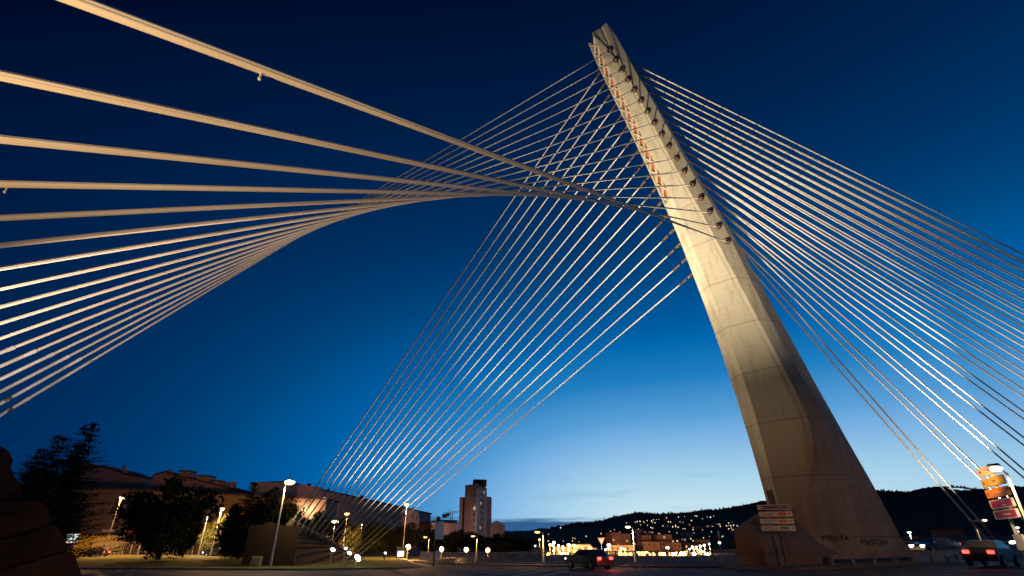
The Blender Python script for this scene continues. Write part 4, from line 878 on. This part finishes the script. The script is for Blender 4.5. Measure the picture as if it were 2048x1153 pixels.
# ------------------------------------------------------------------ signs
def frame_matrix(c,xd,up=Vector((0,0,1))):
    xd=xd.normalized(); n=xd.cross(up).normalized(); u=n.cross(xd); 
    return Matrix(((xd.x,u.x,n.x,c.x),(xd.y,u.y,n.y,c.y),(xd.z,u.z,n.z,c.z),(0,0,0,1)))
def attach(o,mw,par):
    o.parent=par; o.matrix_parent_inverse=Matrix.LocRotScale(par.location,par.rotation_euler,par.scale).inverted(); o.matrix_basis=mw
def board(t,c,xd,w,h,face,rest,texts,arrow,tip=True):
    """rounded board: cream rim, coloured panel, lettering, arrow glyph"""
    Mx=frame_matrix(c,xd)
    def rrect(w,h,r,z0,z1,m,name,cx=0,cut=0):
        pts=[]
        for sx,sy,a0 in ((1,1,0),(-1,1,90),(-1,-1,180),(1,-1,270)):
            for k in range(5):
                a=math.radians(a0+k*22.5); pts.append(Vector((cx+sx*(w/2-r)+r*math.cos(a),sy*(h/2-r)+r*math.sin(a),z0)))
        mb=MB(); mb.prism(pts,(0,0,0),(0,0,z1-z0)); o=fixn(mb.build(name,m)); attach(o,Mx,t); return o
    b=rrect(w,h,h*.2,-.03,.03,M[rest],'sign_board')
    for (cx,pw,ph,pm) in face: 
        rrect(pw*w,ph*h,h*.08,.031,.036,M[pm],'sign_panel',cx*w)
    for s,cx,cy,sz,tm in texts:
        o=text_mesh('lettering',s,sz*h,M[tm],.001); attach(o,Mx@Matrix.Translation((cx*w,cy*h,.041)),t)
    ax,dr,am=arrow
    mb=MB(); k=h*.3; x0=ax*w; pts=[(-.9,-.12),(.1,-.12),(.1,-.62),(1,0),(.1,.62),(.1,.12),(-.9,.12)]
    mb.prism([Vector((x0+dr*px_*k,py_*k,0)) for px_,py_ in pts],(0,0,.038),(0,0,.042)); o=fixn(mb.build('arrow',M[am])); attach(o,Mx,t)
# right-hand post with five stacked boards
Yd=16.3; pc=at(1999,985,Yd); base=Vector((pc.x,pc.y,gz(pc.x))); t=empty('direction_sign',tuple(base),label='post at the right with five stacked boards, lower two crimson',cat='road sign')
def zrow(y): return top_at((pc.x,pc.y),y)
xd=Vector((-.42,-1.0,0)).normalized()
mb=MB(); mb.tube(base,(base.x,base.y,zrow(929)),.045,n=12); child(mb.build('post',M['pole']),t)
rows=[(942,'signw',[(.12,.74,.8,'signw')],[('Centro cidade',.14,.02,.30,'ink')],(-.34,-1,'ink')),(964,'signy',[(.12,.7,.8,'signy')],[('Estacion',.1,.02,.34,'ink')],(-.36,-1,'ink')),(986,'signo',[(.14,.68,.8,'signo')],[('Auditorio',.12,.02,.34,'signy')],(-.36,-1,'ink')),(1008,'signw',[(.03,.88,.74,'signr')],[('Instalacions',.12,.2,.30,'signw'),('deportivas',.12,-.18,.30,'signw')],(-.33,-1,'ink')),(1029,'signw',[(.03,.88,.74,'signr')],[('Pazo da Cultura',.10,0,.32,'signw')],(-.35,-1,'ink'))]
for y,rest,face,tx,ar in rows:
    z=zrow(y); c=Vector((base.x,base.y,z))+xd.cross(Vector((0,0,1))).normalized()*.09+xd*.12
    board(t,c,xd,1.6,.245,face,rest,tx,ar)
mb=MB(); c=Vector((base.x,base.y,zrow(1085)))+xd*.35+xd.cross(Vector((0,0,1))).normalized()*.1
mb.box(-.3,.3,-.2,.2,-.02,.02,M=frame_matrix(c,xd)); child(mb.build('small_plate',M['signw']),t)
# post before the pylon foot with four boards
bp=gp(1574,1139); t=empty('direction_sign',tuple(bp),label='post before the pylon foot with four boards, top one violet',cat='road sign')
zr=lambda y:top_at((bp.x,bp.y),y)
mb=MB(); mb.tube(bp,(bp.x,bp.y,zr(1009)),.06,n=12); child(mb.build('post',M['darkpole']),t)
xd=Vector((1,-.42,0)).normalized()
cam_off=xd.cross(Vector((0,0,1))).normalized()*.12
for y,rest,face,tx,ar in [(1015,'signw',[(.05,.86,.72,'signp'),(-.33,.26,.40,'signw')],[('AP-9',.2,0,.5,'signw')],(.41,1,'signw')),(1029,'signw',[(.2,.24,.6,'signred')],[('SANTIAGO',-.2,0,.42,'ink'),('N-550',.2,0,.34,'signw')],(.40,1,'ink')),(1043,'signw',[(.18,.24,.5,'signo')],[('VILAGARCIA',-.2,.16,.36,'ink'),('de Arousa',-.2,-.22,.26,'ink'),('PO-531',.18,0,.3,'ink')],(.40,1,'ink')),(1057,'signw',[(.18,.24,.5,'signg')],[('MARIN',-.28,.12,.34,'ink'),('SANXENXO',-.16,-.2,.34,'ink'),('PO-308',.18,0,.3,'signw')],(.40,1,'ink'))]:
    z=zr(y); board(t,Vector((bp.x,bp.y,z))+cam_off+xd*(.0),xd,2.2,.34,face,rest,tx,ar)
# dark post with boards seen nearly edge on
bp=gp(867,1134); t=empty('direction_sign',tuple(bp),label='dark post left of the railing with boards seen nearly edge on',cat='road sign')
zr=lambda y:top_at((bp.x,bp.y),y); mb=MB(); mb.tube(bp,(bp.x,bp.y,zr(1036)),.09,n=10); child(mb.build('post',M['darkpole']),t)
xd=Vector((.35,1,0)).normalized(); off=Vector((.1,0,0))
for y in (1045,1051,1057,1063,1069,1076):
    mb=MB(); mb.box(-.2,1.7,-.16,.16,-.03,.03,M=frame_matrix(Vector((bp.x,bp.y,zr(y)))+off,xd)); child(mb.build('sign_board',M['signw']),t)
mb=MB(); mb.ball((bp.x+.2,bp.y,zr(1039)),.28,.2,.32,8,5); child(mb.build('finial',M['kerb']),t)
# keep-left oval seen edge on
bp=gp(874,1133); t=empty('traffic_sign',tuple(bp),label='thin white disc sign seen edge on beside the dark post',cat='road sign')
z=top_at((bp.x,bp.y),1112); mb=MB(); mb.tube(bp,(bp.x,bp.y,z),.03,n=8); child(mb.build('post',M['steel']),t); mb=MB(); mb.tube((bp.x-.02,bp.y-.1,z+.1),(bp.x+.02,bp.y-.14,z+.1),.42,n=20); child(mb.build('disc',M['signw']),t)
# give-way triangles
def giveway(px,pyt,pyb,Yd,yaw,label,half):
    b=gat(px+1.5,Yd); z1=top_at(b,pyt); z0=top_at(b,pyb); t=empty('give_way_sign',tuple(b),label=label,cat='road sign',group='give way signs')
    mb=MB(); mb.tube(b,(b.x,b.y,z1),.035,n=8); child(mb.build('post',M['steel']),t)
    xd=Vector((math.cos(yaw),math.sin(yaw),0)); c=Vector((b.x,b.y,(z0+z1)/2)); hh=(z1-z0)/2; Mx=frame_matrix(c+xd.cross(Vector((0,0,1))).normalized()*.06,xd)
    for s,k0,k1,m,nm in ((1,-.015,.015,'signred','rim'),(.74,.016,.02,'signw','face')):
        mb=MB(); pts=[Vector((-half*s,hh*s-(1-s)*hh*-.0+(.0),0)),Vector((half*s,hh*s,0)),Vector((0,-hh*s,0))]; off=0 if s==1 else hh*.10
        mb.prism([p+Vector((0,off,0)) for p in pts],(0,0,k0),(0,0,k1)); o=fixn(mb.build(nm,M[m])); attach(o,Mx,t)
giveway(1201,1075.5,1090,62,0.15,'orange lit give way triangle, leftmost of three',.46)
giveway(1277,1059,1079,50,0.1,'pale give way triangle right of the hooked lamp',.52)
giveway(1437,1062,1081,50,1.05,'narrow turned give way triangle near the pylon foot',.50)
# bus stop panel
b=gat(805,84); t=empty('poster_stand',tuple(b),label='lit poster stand on the grass under the tall orange lamp',cat='poster stand')
z0=top_at(b,1116);z1=top_at(b,1095); mb=MB(); mb.box(b.x-.75,b.x+.75,b.y-.12,b.y+.12,z0,z1); child(mb.build('case',M['pole']),t); mb=MB(); mb.box(b.x-.55,b.x+.35,b.y-.14,b.y-.121,z0+.15,z1-.5); child(mb.build('poster',M['e_cyan']),t)
for s in (-.6,.6): mb=MB(); mb.tube((b.x+s,b.y,b.z),(b.x+s,b.y,z0),.06,n=8); child(mb.build('leg',M['pole']),t)
# blue banner under the yellow lamp
# ------------------------------------------------------------------ trees
def crown_mesh(name,m,seed,n,kind):
    r=random.Random(seed); mb=MB()
    if kind=='broad':
        cl=[]
        for _ in range(26):
            while True:
                p=Vector((r.uniform(-1,1),r.uniform(-1,1),r.uniform(-1,1)))
                if .25<p.length<.92: break
            cl.append((Vector((p.x*.5*r.uniform(.75,1.15),p.y*.5,.5+p.z*.42)),r.uniform(.06,.22)))
        for _ in range(n):
            c,s=r.choice(cl); v=Vector((r.gauss(0,1),r.gauss(0,1),r.gauss(0,1))).normalized()*s*r.uniform(.55,1.12); p=c+v
            q=.024*r.uniform(.6,1.4); a=Vector((r.gauss(0,1),r.gauss(0,1),r.gauss(0,1))).normalized(); b_=a.orthogonal().normalized()
            mb.add([p-a*q,p+b_*q*.7,p+a*q,p-b_*q*.7],[(0,1,2,3)])
    else:
        tiers=46
        for k in range(tiers):
            h=.06+.93*k/tiers; R=.34*(1-h)**.75+.012
            R*=r.uniform(.75,1.15)
            for j in range(9 if h<.8 else 6):
                if r.random()<.12: continue
                an=r.uniform(0,6.283); Rj=R*r.uniform(.6,1.2); hh=h+r.uniform(-.015,.015); dirv=Vector((math.cos(an),math.sin(an),0)); side=Vector((-dirv.y,dirv.x,0))
                m_=max(6,int(Rj*95))
                for i in range(m_):
                    f=(i+.5)/m_; p=dirv*(Rj*f)+Vector((0,0,hh-.10*Rj*f+.22*Rj*f*f))
                    for _ in range(3):
                        s=(.014*(1-f*.55)+.004)*r.uniform(.6,1.3); o=side*r.uniform(-1,1)*s*1.6+Vector((0,0,r.uniform(-1,.3)*s*.8))
                        a=(dirv*r.uniform(.4,1)+side*r.uniform(-.8,.8)+Vector((0,0,r.uniform(-.5,.2)))).normalized()*s*1.2; b_=side*s*.35+Vector((0,0,r.uniform(-.3,.3)*s))
                        mb.add([p+o-b_,p+o+a,p+o+b_],[(0,1,2)])
    me=mb.build(name,m).data; o=bpy.data.objects[-1] if False else None
    return me
def protos():
    out={}
    for key,m,seed,n,kd in [('b0','leaf',1,7500,'broad'),('b1','leaf',2,7500,'broad'),('b2','leaf',3,7500,'broad'),('y0','leaf2',4,7500,'broad'),('c0','needle',5,0,'con'),('c1','needle',6,0,'con')]:
        before=set(bpy.data.objects); me=crown_mesh('crown',M[m],seed,n,kd)
        for o in set(bpy.data.objects)-before: bpy.data.objects.remove(o)
        r=random.Random(seed); mb=MB(); mb.tube((0,0,0),(0,0,.35 if kd=='broad' else .95),.028 if kd=='broad' else .016,.018 if kd=='broad' else .002,8)
        if kd=='broad':
            for j in range(7):
                a=j*.9+r.uniform(0,.5); p=Vector((0,0,.2+.03*j)); q=Vector((math.cos(a)*.2,math.sin(a)*.2,.42+.05*j)); mb.tube(p,q,.012,.006,5); mb.tube(q,q+Vector((math.cos(a)*.14,math.sin(a)*.14,.16)),.006,.002,4)
        before=set(bpy.data.objects); tm=mb.build('trunk',M['bark']).data
        for o in set(bpy.data.objects)-before: bpy.data.objects.remove(o)
        out[key]=(me,tm)
    return out
PR=protos()
def tree(px,Yd,pytop,wpx,key,label,pybot=None,group='trees around the junction',zb=None):
    b=at(px,pytop if key[0]=='c' else (pytop*.55+1105*.45),Yd); b.z=gz(b.x)
    if zb is not None: b.z=zb
    h=top_at(b,pytop)-b.z; w=wpx*Yd*.95/F
    t=empty('tree' if key[0]!='c' else 'conifer',tuple(b),rz=random.uniform(0,6.28),label=label,cat='tree',group=group)
    me,tm=PR[key]; sx=w if key[0]!='c' else w/.6
    for nm,mm in (('crown',me),('trunk',tm)):
        o=bpy.data.objects.new(nm,mm); col.objects.link(o); o.parent=t; o.scale=(sx,sx,h) if nm=='crown' else (min(sx,h)*.9,min(sx,h)*.9,h)
    return t
tree(184,60,842,205,'c0','tallest dark conifer at the left with ragged top')
tree(126,62,866,185,'c1','dark conifer immediately left of the tallest one')
tree(88,64,894,150,'c0','shorter dark conifer beside the near anchor block')
tree(150,58,912,120,'c1','lower bushy conifer in front of the tall ones')
tree(90,58,935,110,'b0','dark leafy tree filling in below the left conifers')
tree(344,82,953,150,'b1','big rounded dark tree standing alone on the lawn')
tree(335,80,985,100,'b0','dark lower half of the tree clump on the lawn')
tree(380,94,1020,40,'b2','small leafy tree right of the rounded dark tree')
tree(456,106,1019,62,'y0','leafy tree glowing yellow under an orange lamp')
tree(432,107,1042,50,'y0','low yellow green bush tree under the lamps')
tree(510,88,962,110,'c1','tall feathery conifer left of the tall bright lamp')
tree(545,92,972,90,'b1','dark broad tree behind the tall bright lamp')
tree(480,90,1000,70,'b0','dark tree at the left of the feathery conifer')
tree(470,84,1050,60,'b2','low dark shrub tree at the end of the brown wall')
tree(585,96,992,80,'b2','dark tree directly behind the top of the brown wall')
tree(630,104,1015,90,'b0','dark tree behind the left thin backstays')
tree(680,108,1035,80,'b1','dark tree behind the middle thin backstays')
tree(700,100,1048,44,'y0','orange lit bushy tree behind the thin backstays')
tree(735,112,1040,80,'b2','dark tree behind the right thin backstays')
tree(775,116,1042,70,'b0','tree left of the tall orange lamp')
tree(822,118,1044,70,'b1','tree right of the tall orange lamp')
tree(862,125,1050,60,'b2','tree behind the short hooked lamp')
tree(898,125,1060,60,'b0','tree right of the dark sign post')
tree(925,130,1058,60,'b1','tree in front of the tower block, left one')
tree(952,128,1064,60,'b2','tree in front of the tower block, right one')
tree(985,135,1064,60,'b0','dark tree below the gabled house')
tree(1015,138,1066,60,'b1','dark tree right of the gabled house')
tree(1040,140,1078,50,'b2','last dark tree before the town lights')
tree(1000,120,1080,70,'b0','low dark shrub tree behind the middle railing')
tree(1835,105,1077,40,'b1','small black bush tree right of the pylon foot')
tree(1815,120,1083,40,'b2','small dark shrub against the pylon foot')
tree(1478,90,1078,30,'y0','green lit shrub at the left of the pylon foot')
tree(745,100,1075,60,'b1','low shrub mass right of the anchor block')
tree(650,90,1072,60,'b2','low shrub behind the yellow lamp')
# ------------------------------------------------------------------ cars at rest, lamps lit
def car_proto(loc,yaw,label,tail=True):
    t=empty('car',loc,yaw,label=label,cat='car',group='cars on the roads')
    def pt(mb,nm,m,smooth=False): o=mb.build(nm,m,smooth=smooth); o.parent=t; return o
    # side profile, x forward
    prof=[(-2.1,.32),(-2.12,.75),(-2.0,.95),(-1.55,1.02),(-.95,1.43),(.35,1.45),(1.05,.98),(1.85,.84),(2.1,.62),(2.12,.32)]
    mb=MB(); n=len(prof); rows=[(-.84,0),(-.80,1),(.80,1),(.84,0)]
    vs=[]
    for y,k in ((-.86,0),(.86,0)):
        for x,z in prof: vs.append((x*.995,y*(1 if z<1.03 else .78),z))
    mb.add(vs,[tuple(range(n)),tuple(range(2*n-1,n-1,-1))]+[(i,(i+1)%n,n+(i+1)%n,n+i) for i in range(n)]); o=fixn(pt(mb,'body',M['carpaint']))
    mb=MB(); 
    for s in (-1,1): mb.add([(-1.35,s*.85,1.03),(.95,s*.85,1.02),(.35,s*.70,1.38),(-.9,s*.70,1.37)],[(0,1,2,3)])
    mb.add([(.42,-.62,1.41),(.42,.62,1.41),(1.03,.76,1.01),(1.03,-.76,1.01)],[(0,1,2,3)]); mb.add([(-1.0,-.62,1.41),(-1.0,.62,1.41),(-1.56,.76,1.05),(-1.56,-.76,1.05)],[(0,1,2,3)]); pt(mb,'windows',M['glass'])
    for x in (-1.32,1.32):
        for y in (-.82,.82):
            mb=MB(); mb.tube((x,y-.1,.32),(x,y+.1,.32),.32,n=18); w=pt(mb,'wheel',M['tyre']); mb=MB(); mb.tube((x,y-.11,.32),(x,y+.11,.32),.19,n=12); r=mb.build('rim',M['steel']); r.parent=w
    for y in (-.62,.62):
        mb=MB(); mb.box(-2.17,-2.08,y-.16,y+.16,.72,.90); pt(mb,'tail_light',M['e_red'])
        mb=MB(); mb.box(2.03,2.14,y-.18,y+.18,.60,.76); pt(mb,'headlight',M['e_head'])
    return t
c0=car_proto((0,0,0),0,'x')
def put(o,px,py,yaw,label):
    p=gp(px,py); o.location=(p.x,p.y,p.z+.01); o.rotation_euler=(0,0,math.radians(yaw)); o['label']=label; return p
p=put(c0,1178,1138.5,122,'dark car with red tail lights driving along the railing')
c1=copy_tree(c0); put(c1,1990,1133,35,'dark car with red tail lights on the roundabout at the right')
c2=copy_tree(c0); q=P3(-22,-5,.85); c2.location=tuple(q); c2.rotation_euler=(0,0,math.radians(190)); c2['label']='car with lit headlights coming off the bridge deck'
for i,(px,Y,yw,lb) in enumerate([(196,101,178,'dark car on the far road before the slanting orange lamp'),(438,103,182,'dark car on the far road below the yellow lit tree')]):
    c=copy_tree(c0); g_=gat(px,Y); c.location=tuple(g_); c.rotation_euler=(0,0,math.radians(yw)); c['label']=lb
child(light('tail_glow','POINT',Vector((p.x+1.6,p.y-2.6,p.z+.7)),50,(1,.08,.03),size=.1),c0)
